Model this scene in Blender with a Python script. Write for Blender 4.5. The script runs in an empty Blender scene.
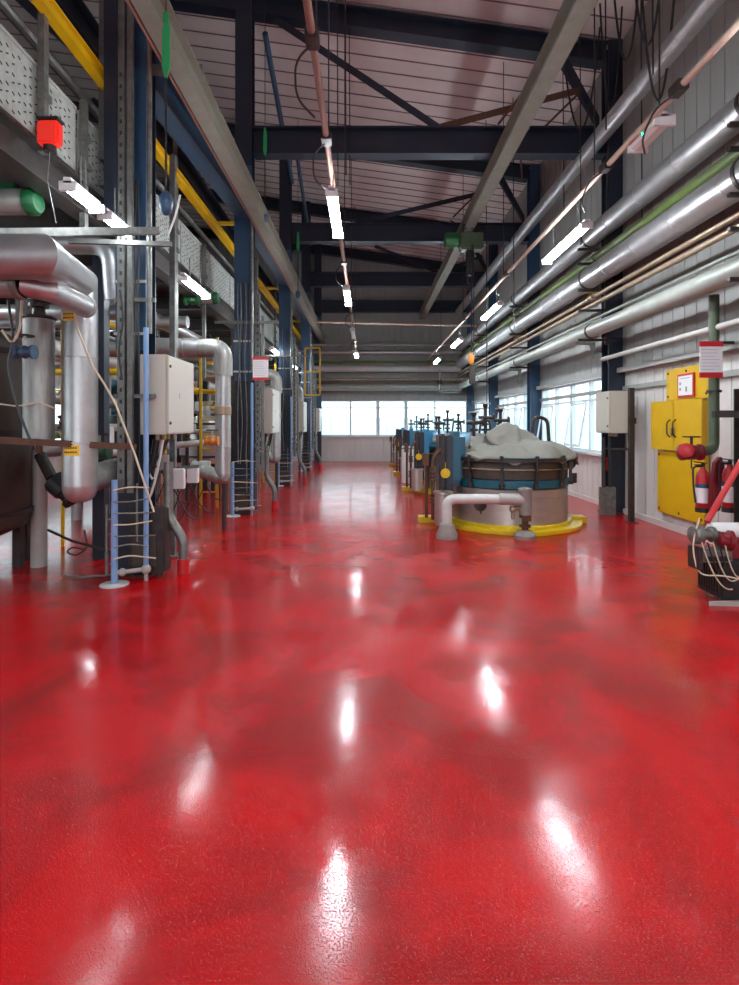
import bpy, bmesh, math, random
from mathutils import Vector, Matrix, noise
random.seed(7)
scene = bpy.context.scene
COL = scene.collection
PI = math.pi
F, VX, VY, EYE = 547.0, 367.0, 425.0, 1.6

def P(x, y, Y):
    """real-world point seen at photo pixel x,y when it stands Y metres away"""
    return Vector(((x - VX) * Y / F, Y, EYE - (y - VY) * Y / F))

# ------------------------------------------------------------------ materials
def mat(name, col, rough=0.5, metal=0.0, noise_amt=0.0, nscale=6.0, col2=None, bump=0.0, bscale=40.0,
        rvar=0.0, emit=None, estr=0.0, stretch=None, coat=0.0):
    m = bpy.data.materials.new(name); m.use_nodes = True
    nt = m.node_tree; b = nt.nodes['Principled BSDF']
    b.inputs['Base Color'].default_value = (*col, 1)
    b.inputs['Roughness'].default_value = rough
    b.inputs['Metallic'].default_value = metal
    b.inputs['Coat Weight'].default_value = coat
    tc = nt.nodes.new('ShaderNodeTexCoord'); src = tc.outputs['Object']
    if stretch:
        mp = nt.nodes.new('ShaderNodeMapping'); mp.inputs['Scale'].default_value = stretch
        nt.links.new(src, mp.inputs['Vector']); src = mp.outputs['Vector']
    if noise_amt > 0 or rvar > 0:
        n = nt.nodes.new('ShaderNodeTexNoise'); n.inputs['Scale'].default_value = nscale
        n.inputs['Detail'].default_value = 6; n.inputs['Roughness'].default_value = 0.65
        nt.links.new(src, n.inputs['Vector'])
        if noise_amt > 0:
            r = nt.nodes.new('ShaderNodeValToRGB')
            r.color_ramp.elements[0].position = 0.5 - 0.22; r.color_ramp.elements[1].position = 0.5 + 0.2
            c2 = col2 or tuple(c * 0.5 for c in col)
            mixc = tuple(a * (1 - noise_amt) + b_ * noise_amt for a, b_ in zip(col, c2))
            r.color_ramp.elements[0].color = (*mixc, 1); r.color_ramp.elements[1].color = (*col, 1)
            nt.links.new(n.outputs['Fac'], r.inputs['Fac']); nt.links.new(r.outputs['Color'], b.inputs['Base Color'])
        if rvar > 0:
            mr = nt.nodes.new('ShaderNodeMapRange')
            mr.inputs['To Min'].default_value = max(0.03, rough - rvar); mr.inputs['To Max'].default_value = min(1, rough + rvar)
            mr.inputs['From Min'].default_value = 0.3; mr.inputs['From Max'].default_value = 0.7
            nt.links.new(n.outputs['Fac'], mr.inputs['Value']); nt.links.new(mr.outputs['Result'], b.inputs['Roughness'])
    if bump > 0:
        n2 = nt.nodes.new('ShaderNodeTexNoise'); n2.inputs['Scale'].default_value = bscale; n2.inputs['Detail'].default_value = 3
        nt.links.new(src, n2.inputs['Vector'])
        bp = nt.nodes.new('ShaderNodeBump'); bp.inputs['Strength'].default_value = bump; bp.inputs['Distance'].default_value = 0.01
        nt.links.new(n2.outputs['Fac'], bp.inputs['Height']); nt.links.new(bp.outputs['Normal'], b.inputs['Normal'])
    if emit:
        b.inputs['Emission Color'].default_value = (*emit, 1); b.inputs['Emission Strength'].default_value = estr
    return m

M = {}
M['navy'] = mat('navy_steel_paint', (0.012, 0.020, 0.038), 0.4, 0, 0.6, 5)
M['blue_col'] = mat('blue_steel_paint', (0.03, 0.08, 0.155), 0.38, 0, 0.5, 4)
M['galv'] = mat('galvanised_steel', (0.24, 0.25, 0.235), 0.42, 0.55, 0.8, 12, (0.09, 0.085, 0.075))
M['galv_green'] = mat('dull_grey_green_beam_paint', (0.22, 0.22, 0.18), 0.5, 0.2, 0.6, 5, (0.17, 0.13, 0.09))
M['tread'] = mat('textured_galvanised_sheet', (0.55, 0.58, 0.54), 0.5, 0.2, 0.7, 9, (0.28, 0.29, 0.26), 0.4, 60)
M['alu'] = mat('aluminium_cladding', (0.50, 0.50, 0.50), 0.36, 0.75, 0.5, 7, (0.28, 0.265, 0.26), 0.08, 25, 0.08)
M['alu_worn'] = mat('stained_aluminium_cladding', (0.40, 0.43, 0.42), 0.45, 0.55, 0.8, 6, (0.17, 0.13, 0.10), 0.1, 20, 0.1, stretch=(3, 3, 0.4))
M['pvc'] = mat('light_grey_pipe_paint', (0.40, 0.38, 0.36), 0.45, 0, 0.4, 6, (0.26, 0.23, 0.21))
M['white_pipe'] = mat('white_pipe_paint', (0.58, 0.58, 0.56), 0.4, 0, 0.3, 6)
M['grey_pipe'] = mat('grey_green_pipe_paint', (0.36, 0.38, 0.34), 0.42, 0.25, 0.4, 5)
M['green_pipe'] = mat('olive_green_pipe_paint', (0.13, 0.18, 0.05), 0.4, 0.1, 0.5, 5)
M['dkgreen'] = mat('dark_green_pipe_paint', (0.07, 0.10, 0.055), 0.4, 0.1, 0.4, 5)
M['brass_pipe'] = mat('brownish_copper_pipe', (0.42, 0.32, 0.22), 0.45, 0.5, 0.6, 6, (0.18, 0.12, 0.08))
M['conduit'] = mat('buff_conduit', (0.52, 0.40, 0.31), 0.5, 0.1, 0.4, 8)
M['rust_conduit'] = mat('red_oxide_conduit', (0.30, 0.15, 0.11), 0.55, 0.1, 0.5, 8)
M['rust'] = mat('rusty_steel', (0.14, 0.06, 0.035), 0.75, 0.2, 0.7, 10, (0.05, 0.03, 0.02))
M['brown'] = mat('brown_stained_lagging', (0.085, 0.058, 0.042), 0.55, 0.15, 0.8, 3, (0.022, 0.02, 0.02), 0.3, 12)
M['black'] = mat('black_rubber', (0.012, 0.012, 0.014), 0.5, 0, 0)
M['dark'] = mat('dark_machine_metal', (0.022, 0.022, 0.024), 0.45, 0.4, 0.6, 12, (0.09, 0.06, 0.045))
M['steel'] = mat('brushed_stainless', (0.50, 0.46, 0.43), 0.36, 0.7, 0.4, 4, (0.30, 0.24, 0.22), 0.05, 20, 0.08, stretch=(1, 1, 3))
M['teal'] = mat('teal_blue_paint', (0.012, 0.10, 0.155), 0.4, 0, 0.6, 7)
M['skyblue'] = mat('bright_blue_paint', (0.025, 0.20, 0.36), 0.4, 0, 0.4, 5)
M['blue_pipe'] = mat('light_blue_pipe_paint', (0.16, 0.33, 0.62), 0.4, 0, 0.45, 12, (0.30, 0.36, 0.45))
M['yellow'] = mat('yellow_paint', (0.68, 0.42, 0.003), 0.4, 0, 0.35, 4, (0.48, 0.28, 0.005))
M['yellow2'] = mat('yellow_plinth_paint', (0.78, 0.56, 0.01), 0.3, 0, 0.5, 6, (0.42, 0.26, 0.03))
M['yellow_label'] = mat('amber_label', (0.85, 0.50, 0.01), 0.5)
M['red'] = mat('red_paint', (0.50, 0.015, 0.02), 0.35, 0, 0.3, 8)
M['red_bright'] = mat('bright_red_plastic', (0.75, 0.03, 0.015), 0.35, 0, 0, emit=(1.0, 0.03, 0.02), estr=0.15)
M['maroon'] = mat('maroon_paint', (0.20, 0.012, 0.02), 0.3, 0, 0.4, 9)
M['sign_red'] = mat('sign_red', (0.55, 0.02, 0.03), 0.45)
M['beige'] = mat('beige_cabinet_enamel', (0.50, 0.47, 0.40), 0.38, 0, 0.2, 3, (0.44, 0.41, 0.34))
M['white'] = mat('white_enamel', (0.75, 0.76, 0.76), 0.35, 0, 0.2, 4)
M['paper'] = mat('white_paper', (0.78, 0.79, 0.80), 0.6)
M['ink'] = mat('grey_ink', (0.3, 0.3, 0.33), 0.6)
M['frame_w'] = mat('white_window_frame', (0.66, 0.71, 0.73), 0.35)
M['liner'] = mat('white_wall_cladding', (0.66, 0.64, 0.62), 0.45, 0, 0.35, 1.6, (0.42, 0.36, 0.33), stretch=(1, 1, 0.35))
M['upper'] = mat('grey_wall_cladding', (0.34, 0.34, 0.32), 0.5, 0.1, 0.4, 1.5, (0.22, 0.21, 0.19), stretch=(1, 1, 0.4))
M['seam'] = mat('panel_seam_shadow_gap', (0.03, 0.03, 0.03), 0.8)
M['roof'] = mat('pinkish_white_roof_liner', (0.74, 0.66, 0.64), 0.55, 0, 0.5, 0.9, (0.56, 0.42, 0.40))
M['roof_seam'] = mat('roof_lap_strip', (0.20, 0.15, 0.145), 0.6)
M['green'] = mat('green_motor_paint', (0.01, 0.11, 0.035), 0.4, 0, 0.3, 8)
M['green_sling'] = mat('green_webbing', (0.02, 0.32, 0.10), 0.8)
M['orange'] = mat('orange_paint', (0.50, 0.17, 0.01), 0.4)
M['cream_rope'] = mat('cream_cable', (0.60, 0.52, 0.38), 0.6)
M['white_cable'] = mat('white_cable_sheath', (0.65, 0.65, 0.62), 0.5)
M['tarp'] = mat('grey_canvas', (0.27, 0.27, 0.235), 0.75, 0, 0.6, 4, (0.17, 0.15, 0.13), 0.15, 90)
M['concrete'] = mat('rough_lagging', (0.26, 0.24, 0.22), 0.8, 0, 0.7, 14, (0.2, 0.17, 0.15), 0.6, 30)
M['lamp'] = mat('lit_lamp_diffuser', (0.9, 0.95, 1.0), 0.4, emit=(0.86, 0.94, 1.0), estr=55)
M['lamp_soft'] = mat('lit_small_lamp_diffuser', (0.9, 0.95, 1.0), 0.4, emit=(0.86, 0.94, 1.0), estr=20)
M['lamp_off'] = mat('unlit_lamp_diffuser', (0.60, 0.60, 0.57), 0.3)
M['led'] = mat('green_led', (0, 0.6, 0.3), 0.4, emit=(0.0, 1.0, 0.5), estr=6)
M['outside'] = mat('pale_outside_render', (0.62, 0.68, 0.72), 0.8)

# floor: wet-looking red anti-slip resin
fm = bpy.data.materials.new('red_resin_floor'); fm.use_nodes = True
nt = fm.node_tree; b = nt.nodes['Principled BSDF']; L = nt.links.new
tc = nt.nodes.new('ShaderNodeTexCoord')
n1 = nt.nodes.new('ShaderNodeTexNoise'); n1.inputs['Scale'].default_value = 1.3; n1.inputs['Detail'].default_value = 7; n1.inputs['Roughness'].default_value = 0.62
n1.inputs['Distortion'].default_value = 0.6
L(tc.outputs['Object'], n1.inputs['Vector'])
cr = nt.nodes.new('ShaderNodeValToRGB')
cr.color_ramp.elements[0].position = 0.40; cr.color_ramp.elements[0].color = (0.30, 0.0, 0.002, 1)
cr.color_ramp.elements[1].position = 0.60; cr.color_ramp.elements[1].color = (0.49, 0.0, 0.003, 1)
L(n1.outputs['Fac'], cr.inputs['Fac']); L(cr.outputs['Color'], b.inputs['Base Color'])
mr = nt.nodes.new('ShaderNodeMapRange'); mr.inputs['From Min'].default_value = 0.35; mr.inputs['From Max'].default_value = 0.65
mr.inputs['To Min'].default_value = 0.07; mr.inputs['To Max'].default_value = 0.19
n4 = nt.nodes.new('ShaderNodeTexNoise'); n4.inputs['Scale'].default_value = 2.6; n4.inputs['Detail'].default_value = 8; n4.inputs['Roughness'].default_value = 0.7
L(tc.outputs['Object'], n4.inputs['Vector']); L(n4.outputs['Fac'], mr.inputs['Value']); L(mr.outputs['Result'], b.inputs['Roughness'])
n2 = nt.nodes.new('ShaderNodeTexNoise'); n2.inputs['Scale'].default_value = 165; n2.inputs['Detail'].default_value = 2.5
n3 = nt.nodes.new('ShaderNodeTexNoise'); n3.inputs['Scale'].default_value = 6; n3.inputs['Detail'].default_value = 4
L(tc.outputs['Object'], n2.inputs['Vector']); L(tc.outputs['Object'], n3.inputs['Vector'])
b1 = nt.nodes.new('ShaderNodeBump'); b1.inputs['Strength'].default_value = 0.55; b1.inputs['Distance'].default_value = 0.0019
b2 = nt.nodes.new('ShaderNodeBump'); b2.inputs['Strength'].default_value = 0.06; b2.inputs['Distance'].default_value = 0.02
L(n3.outputs['Fac'], b2.inputs['Height'])
gr = nt.nodes.new('ShaderNodeMapRange'); gr.inputs['From Min'].default_value = 0.52; gr.inputs['From Max'].default_value = 0.70
L(n2.outputs['Fac'], gr.inputs['Value']); L(gr.outputs['Result'], b1.inputs['Height'])
L(b2.outputs['Normal'], b1.inputs['Normal']); L(b1.outputs['Normal'], b.inputs['Normal'])
b.inputs['Specular IOR Level'].default_value = 0.45
M['floor'] = fm

gm = bpy.data.materials.new('window_glass'); gm.use_nodes = True
nt = gm.node_tree; nt.nodes.remove(nt.nodes['Principled BSDF']); out = nt.nodes['Material Output']
tr = nt.nodes.new('ShaderNodeBsdfTransparent'); tr.inputs['Color'].default_value = (0.90, 0.97, 0.98, 1)
gl = nt.nodes.new('ShaderNodeBsdfGlossy'); gl.inputs['Roughness'].default_value = 0.05
fr = nt.nodes.new('ShaderNodeFresnel'); fr.inputs['IOR'].default_value = 1.45
mx = nt.nodes.new('ShaderNodeMixShader')
ge = nt.nodes.new('ShaderNodeNewGeometry'); sb = nt.nodes.new('ShaderNodeMath'); sb.operation = 'SUBTRACT'; sb.use_clamp = True
nt.links.new(fr.outputs[0], sb.inputs[0]); nt.links.new(ge.outputs['Backfacing'], sb.inputs[1]); nt.links.new(sb.outputs[0], mx.inputs[0]); nt.links.new(tr.outputs[0], mx.inputs[1]); nt.links.new(gl.outputs[0], mx.inputs[2])
nt.links.new(mx.outputs[0], out.inputs['Surface'])
M['glass'] = gm

# ------------------------------------------------------------------ mesh builder
SPLIT = {'hanger', 'junction_box', 'end_cap', 'support_bracket', 'fixing_plate', 'cross_joist', 'rail_bracket', 'door_lock', 'cable_gland', 'pipe_clip', 'wall_bracket', 'flex_cable', 'cross_strut', 'foot', 'hoop', 'screw', 'red_band', 'arm', 'side_wire', 'window_bar', 'wall_rib', 'lever', 'side_arm'}
class MB:
    def __init__(s): s.v = []; s.f = []; s.parts = []
    def add(s, vs, fs):
        s.parts.append((list(vs), list(fs)))
        o = len(s.v); s.v += [Vector(p) for p in vs]; s.f += [tuple(i + o for i in f) for f in fs]; return s
    def box(s, x0, x1, y0, y1, z0, z1):
        vs = [(x, y, z) for x in (x0, x1) for y in (y0, y1) for z in (z0, z1)]
        return s.add(vs, [(0, 1, 3, 2), (4, 6, 7, 5), (0, 4, 5, 1), (2, 3, 7, 6), (0, 2, 6, 4), (1, 5, 7, 3)])
    def prism(s, prof, o, u, v, w):
        """prof (a,b) in plane u,v from point o, extruded by vector w"""
        o, u, v, w = map(Vector, (o, u, v, w)); n = len(prof)
        lo = [o + u * a + v * b_ for a, b_ in prof]; hi = [p + w for p in lo]
        fs = [(i, (i + 1) % n, n + (i + 1) % n, n + i) for i in range(n)] + [tuple(range(n - 1, -1, -1)), tuple(range(n, 2 * n))]
        return s.add(lo + hi, fs)
    def ibeam(s, p0, p1, w, h, t=0.02, side=None):
        p0, p1 = Vector(p0), Vector(p1); d = (p1 - p0)
        dn = d.normalized(); side = Vector(side).normalized() if side else dn.cross(Vector((0, 0, 1))).normalized()
        up = side.cross(dn).normalized()
        a, b_, c = w / 2, h / 2, t / 2
        prof = [(-a, -b_), (a, -b_), (a, -b_ + t), (c, -b_ + t), (c, b_ - t), (a, b_ - t), (a, b_), (-a, b_), (-a, b_ - t), (-c, b_ - t), (-c, -b_ + t), (-a, -b_ + t)]
        return s.prism(prof, p0, side, up, d)
    def bar(s, p0, p1, w, h=None, side=None):
        h = h or w
        p0, p1 = Vector(p0), Vector(p1); dn = (p1 - p0).normalized()
        ref = Vector((0, 0, 1)) if abs(dn.z) < 0.95 else Vector((0, 1, 0))
        side = Vector(side).normalized() if side else dn.cross(ref).normalized(); up = side.cross(dn).normalized()
        return s.prism([(-w / 2, -h / 2), (w / 2, -h / 2), (w / 2, h / 2), (-w / 2, h / 2)], p0, side, up, p1 - p0)
    def lathe(s, prof, c, axis=(0, 0, 1), seg=24):
        """prof list of (r,t) along axis from point c"""
        c, ax = Vector(c), Vector(axis).normalized()
        ref = Vector((0, 0, 1)) if abs(ax.z) < 0.9 else Vector((1, 0, 0))
        u = ax.cross(ref).normalized(); w = ax.cross(u)
        vs = []; fs = []
        for r, t in prof:
            for k in range(seg):
                a = 2 * PI * k / seg; vs.append(c + ax * t + (u * math.cos(a) + w * math.sin(a)) * max(r, 1e-4))
        for i in range(len(prof) - 1):
            for k in range(seg):
                k2 = (k + 1) % seg; fs.append((i * seg + k, i * seg + k2, (i + 1) * seg + k2, (i + 1) * seg + k))
        fs.append(tuple(range(seg - 1, -1, -1))); fs.append(tuple((len(prof) - 1) * seg + k for k in range(seg)))
        return s.add(vs, fs)
    def cyl(s, p0, p1, r, r2=None, seg=16):
        p0, p1 = Vector(p0), Vector(p1); return s.lathe([(r, 0), (r if r2 is None else r2, (p1 - p0).length)], p0, p1 - p0, seg)
    def tube(s, pts, r, seg=10):
        pts = [Vector(p) for p in pts]; n = len(pts); vs = []; fs = []
        t0 = (pts[1] - pts[0]).normalized()
        ref = Vector((0, 0, 1)) if abs(t0.z) < 0.9 else Vector((1, 0, 0))
        u = t0.cross(ref).normalized()
        for i, p in enumerate(pts):
            a = (pts[i] - pts[i - 1]).normalized() if i else t0
            c = (pts[i + 1] - pts[i]).normalized() if i < n - 1 else a
            t = (a + c); t = t.normalized() if t.length > 1e-6 else a
            u = (u - t * u.dot(t)); u = u.normalized() if u.length > 1e-6 else t.orthogonal().normalized()
            w = t.cross(u)
            nb = (c - a); sc = 0
            if nb.length > 1e-4:
                nb = nb - t * nb.dot(t); nb = nb.normalized() if nb.length > 1e-5 else Vector((0, 0, 0))
                sc = min(1.0, 1 / max(.5, t.dot(c)) - 1)
            for k in range(seg):
                an = 2 * PI * k / seg; of = u * math.cos(an) + w * math.sin(an)
                vs.append(p + (of + nb * of.dot(nb) * sc) * r)
        for i in range(n - 1):
            for k in range(seg):
                k2 = (k + 1) % seg; fs.append((i * seg + k, i * seg + k2, (i + 1) * seg + k2, (i + 1) * seg + k))
        fs.append(tuple(range(seg - 1, -1, -1))); fs.append(tuple((n - 1) * seg + k for k in range(seg)))
        return s.add(vs, fs)
    def ball(s, c, r, sx=1, sy=1, sz=1, seg=14, rings=8):
        c = Vector(c); vs = []; fs = []
        for i in range(rings + 1):
            th = PI * i / rings
            for k in range(seg):
                a = 2 * PI * k / seg
                vs.append(c + Vector((math.sin(th) * math.cos(a) * r * sx + 1e-5 * math.cos(a), math.sin(th) * math.sin(a) * r * sy + 1e-5 * math.sin(a), math.cos(th) * r * sz)))
        for i in range(rings):
            for k in range(seg):
                k2 = (k + 1) % seg; fs.append((i * seg + k, (i + 1) * seg + k, (i + 1) * seg + k2, i * seg + k2))
        return s.add(vs, fs)
    def build(s, name, m, parent=None, smooth=True, bevel=0.0, label=None):
        if parent is not None and name in SPLIT and len(s.parts) > 1:
            for vs, fs in s.parts: o = MB().add(vs, fs)._one(name, m, parent, smooth, bevel, label)
            return o
        return s._one(name, m, parent, smooth, bevel, label)
    def _one(s, name, m, parent=None, smooth=True, bevel=0.0, label=None):
        me = bpy.data.meshes.new(name)
        off = Vector((0, 0, 0))
        if parent is not None:
            q = parent
            while q is not None: off += q.location; q = q.parent
        elif s.v:
            xs = [p.x for p in s.v]; ys = [p.y for p in s.v]; zs = [p.z for p in s.v]
            off = Vector(((min(xs) + max(xs)) / 2, (min(ys) + max(ys)) / 2, min(zs)))
        me.from_pydata([p - off for p in s.v], [], s.f)
        bm = bmesh.new(); bm.from_mesh(me); bmesh.ops.recalc_face_normals(bm, faces=bm.faces[:])
        if bevel:
            bmesh.ops.bevel(bm, geom=[e for e in bm.edges if len(e.link_faces) == 2 and e.calc_face_angle(0) > 0.8], offset=bevel, segments=2, affect='EDGES', clamp_overlap=True)
        bm.to_mesh(me); bm.free()
        me.materials.append(M[m] if isinstance(m, str) else m)
        if smooth:
            me.polygons.foreach_set('use_smooth', [True] * len(me.polygons)); me.set_sharp_from_angle(angle=math.radians(38))
        o = bpy.data.objects.new(name, me); COL.objects.link(o)
        if parent is not None: o.parent = parent
        else: o.location = off
        if label: o['label'] = label
        return o

def inlay(o, mb, m):
    """add a surface pattern in a second material to an object's own mesh"""
    me = o.data; me.materials.append(M[m]); bm = bmesh.new(); bm.from_mesh(me); off = Vector(o.location); q = o.parent
    while q is not None: off += q.location; q = q.parent
    vs = [bm.verts.new(p - off) for p in mb.v]
    for f in mb.f:
        fc = bm.faces.new([vs[i] for i in f]); fc.material_index = len(me.materials) - 1
    bm.to_mesh(me); bm.free()
def tag(o, label, cat, group=None):
    o['label'] = label; o['category'] = cat
    if group: o['group'] = group
    return o
def thing(name, loc, label, cat, group=None):
    o = bpy.data.objects.new(name, None); o.empty_display_size = 0.1; COL.objects.link(o); o.location = loc
    return tag(o, label, cat, group)
def struct(name, mb, m, smooth=False):
    o = mb.build(name, m, None, smooth); o['kind'] = 'structure'; return o

def bend(pts, rad, n=6):
    """round the corners of a polyline"""
    pts = [Vector(p) for p in pts]; out = [pts[0]]
    for i in range(1, len(pts) - 1):
        p = pts[i]; a = pts[i - 1] - p; c = pts[i + 1] - p
        d = min(rad, a.length * 0.45, c.length * 0.45); A = p + a.normalized() * d; Cc = p + c.normalized() * d
        for k in range(n + 1):
            t = k / n; out.append(A * (1 - t) ** 2 + p * 2 * t * (1 - t) + Cc * t ** 2)
    out.append(pts[-1]); return out
def sag(p0, p1, drop, n=14, wob=0.0):
    p0, p1 = Vector(p0), Vector(p1); out = []
    for i in range(n + 1):
        t = i / n; q = p0.lerp(p1, t); q.z -= drop * 4 * t * (1 - t)
        if wob and 0 < i < n: q += noise.noise_vector(q * 3.1) * wob
        out.append(q)
    return out
def collars(mb, p0, p1, r, step, w=0.03, grow=0.006, seg=20, start=0.4):
    p0, p1 = Vector(p0), Vector(p1); Ln = (p1 - p0).length; d = (p1 - p0).normalized(); t = start
    while t < Ln - 0.1:
        mb.lathe([(r, 0), (r + grow, 0.004), (r + grow, w - 0.004), (r, w)], p0 + d * t, d, seg); t += step
    return mb

# ------------------------------------------------------------------ room
XR, XL, YE, Y0 = 4.68, -9.0, 24.2, -7.0
def roof_z(x): return 8.58 + (XR - x) * 0.14
struct('floor', MB().box(XL - .2, XR + .25, Y0, YE + .25, -0.2, 0), 'floor')

def corrugated(mb, a0, a1, z0, z1, place, pitch=0.27, depth=0.022, rib=0.035, thick=0.12):
    """sheet with vertical ribs along axis a; place(a, d, z) -> point, d = towards the room"""
    prof = []; a = a0
    while a < a1 - 1e-6:
        e = min(a + pitch, a1)
        prof += [(a, 0)]
        if e - a > rib * 3:
            m = e - .03
            prof += [(m, 0), (m + .004, -.05), (m + .016, -.05), (m + .02, 0)]
        a = e
    prof += [(a1, 0), (a1, -thick), (a0, -thick)]
    n = len(prof)
    vs = [place(a_, d_, z0) for a_, d_ in prof] + [place(a_, d_, z1) for a_, d_ in prof]
    fs = [(i, (i + 1) % n, n + (i + 1) % n, n + i) for i in range(n)] + [tuple(range(n)), tuple(range(2 * n - 1, n - 1, -1))]
    mb.add(vs, fs)
pr = lambda a, d, z: (XR - d, a, z)
SILL, HEAD = 1.04, 2.6
YF = [1.0, 5.6, 10.1, 14.8, 19.5, 24.2]          # frame lines
w = MB()
corrugated(w, Y0, YE, 0, SILL, pr)
for a, c in ((Y0, 10.35), (14.45, 15.15), (19.15, 19.85), (23.85, YE)): corrugated(w, a, c, SILL, HEAD, pr)
struct('wall_right', w, 'liner')
w = MB(); corrugated(w, Y0, YE, HEAD, roof_z(XR) + .05, lambda a, d, z: (XR - .05 - d, a, z), pitch=0.30, thick=0.17)
struct('wall_right_upper', w, 'upper')
struct('trim_1', MB().box(XR - .16, XR - .075, Y0, YE, HEAD - .06, HEAD + .03), 'upper')
struct('trim_2', MB().box(XR - .06, XR - .022, Y0, YE, 2.22, 2.3), 'upper')
struct('trim_3', MB().box(XR - .10, XR - .02, 10.35, YE, SILL - .06, SILL), 'white')
struct('baseboard_right', MB().box(XR - .05, XR, Y0, YE, 0, .09), 'liner')
pe = lambda a, d, z: (a, YE - d, z)
w = MB(); corrugated(w, XL, XR, 0, 1.12, pe, pitch=0.25)
for a, c in ((XL, -2.05), (4.42, XR)): corrugated(w, a, c, 1.12, 2.68, pe)
struct('wall_end', w, 'liner')
w = MB(); corrugated(w, XL, XR, 2.68, 11.2, lambda a, d, z: (a, YE - .03 - d, z), pitch=0.25, thick=.15)
struct('wall_end_upper', w, 'upper')
struct('trim_4', MB().box(-2.05, 4.42, YE - .12, YE - .03, 1.06, 1.12), 'white')
pl = lambda a, d, z: (XL + d, a, z)
w = MB(); corrugated(w, Y0, YE, 0, 1.1, pl); corrugated(w, Y0, YE, 2.7, 11.2, pl)
for a in (Y0, 4.4, 9.2, 14.0, 18.8, 23.4): corrugated(w, a, min(a + .9, YE), 1.1, 2.7, pl)
struct('wall_left', w, 'liner')
# wall behind the camera; its wide opening is added to bring daylight from behind
w = MB(); w.box(XL, -5.5, Y0 - .2, Y0, 0, 11.2); w.box(3.9, XR, Y0 - .2, Y0, 0, 9); w.box(-5.5, 3.9, Y0 - .2, Y0, 3.6, 11)
struct('wall_back', w, 'liner')
# sloping roof lining with seams running across the hall
prof = []; y = Y0
while y < YE:
    prof += [(y, 0), (y + .425, 0), (y + .43, .03), (y + .455, .03), (y + .46, 0)]; y += .46
prof = [(min(a, YE + .2), -b_) for a, b_ in prof] + [(YE + .2, 0), (YE + .2, -.2), (Y0, -.2)]
# seam is a raised dark lap: lining stays plain, lap strips follow
r_ = MB(); r_.add([(XL - .2, Y0 - .2, roof_z(XL - .2)), (XR + .3, Y0 - .2, roof_z(XR + .3)), (XR + .3, YE + .3, roof_z(XR + .3)), (XL - .2, YE + .3, roof_z(XL - .2)),
                    (XL - .2, Y0 - .2, roof_z(XL - .2) + .15), (XR + .3, Y0 - .2, roof_z(XR + .3) + .15), (XR + .3, YE + .3, roof_z(XR + .3) + .15), (XL - .2, YE + .3, roof_z(XL - .2) + .15)],
                   [(0, 1, 2, 3), (7, 6, 5, 4), (0, 4, 5, 1), (1, 5, 6, 2), (2, 6, 7, 3), (3, 7, 4, 0)])
struct('ceiling', r_, 'roof')
s_ = MB(); y = 3.0; k = 0
while y < YE:
    jx = 0
    s_.add([(XL, y, roof_z(XL) - .001), (XR, y, roof_z(XR) - .001), (XR, y + .016, roof_z(XR) - .001), (XL, y + .016, roof_z(XL) - .001),
            (XL, y + .003, roof_z(XL) - .022), (XR, y + .003, roof_z(XR) - .022), (XR, y + .013, roof_z(XR) - .022), (XL, y + .013, roof_z(XL) - .022)],
           [(0, 1, 2, 3), (7, 6, 5, 4), (0, 4, 5, 1), (1, 5, 6, 2), (2, 6, 7, 3), (3, 7, 4, 0)]); y += .46
struct('trim_5', s_, 'roof_seam')

# windows -------------------------------------------------------------
wn = [0]
def window(name_n, axis, a0, a1, z0, z1, bars, transom, plane, depth=0.06, opener=None):
    """axis 'y' (right wall) or 'x' (end wall)"""
    def B(mb, a, c, d0, d1, z, zz):
        if axis == 'y': mb.box(plane - d1, plane - d0, a, c, z, zz)
        elif axis == 'yl': mb.box(plane + d0, plane + d1, a, c, z, zz)
        else: mb.box(a, c, plane - d1, plane - d0, z, zz)
    root = bpy.data.objects.new('window_%d' % name_n, None); COL.objects.link(root); root['kind'] = 'structure'
    root.location = {'y': (plane, (a0 + a1) / 2, z0), 'yl': (plane, (a0 + a1) / 2, z0), 'x': ((a0 + a1) / 2, plane, z0)}[axis]
    f = MB(); t = .055
    B(f, a0, a1, -.04, depth, z0, z0 + t); B(f, a0, a1, -.04, depth, z1 - t, z1)
    B(f, a0, a0 + t, -.04, depth, z0 + t, z1 - t); B(f, a1 - t, a1, -.04, depth, z0 + t, z1 - t)
    for x, ww in bars: B(f, x - ww / 2, x + ww / 2, -.03, depth - .005, z0 + t, z1 - t)
    edges = [a0 + t] + [e for x, ww in bars for e in (x - ww / 2, x + ww / 2)] + [a1 - t]
    if transom:
        for i in range(0, len(edges), 2): B(f, edges[i], edges[i + 1], -.02, depth - .01, transom - .025, transom + .025)
    f.build('window_frame', 'frame_w', root, False)
    g = MB(); B(g, a0 + .02, a1 - .02, -.012, -.006, z0 + .02, z1 - .02); g.build('window_pane', 'glass', root, False)
    if opener:
        for (c0, c1) in opener:
            o = MB(); ang = .16
            zt = (transom or z1) - .04; zb = z0 + .1
            hgt = zt - zb
            def S(a, c, z, zz, th=.03):
                # tilted sash hinged at its top, foot leaning into the room
                pts = []
                for aa in (a, c):
                    for z_ in (z, zz):
                        d = .07 + (zt - z_) * math.sin(ang)
                        for dd in (d, d + th):
                            pts.append((plane - dd, aa, z_))
                o.add(pts, [(0, 1, 3, 2), (4, 6, 7, 5), (0, 4, 5, 1), (2, 3, 7, 6), (0, 2, 6, 4), (1, 5, 7, 3)])
            S(c0, c1, zb, zb + .05); S(c0, c1, zt - .05, zt); S(c0, c0 + .05, zb + .05, zt - .05); S(c1 - .05, c1, zb + .05, zt - .05)
            o.build('open_sash', 'frame_w', root, False)
    return root
k = 1
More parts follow.
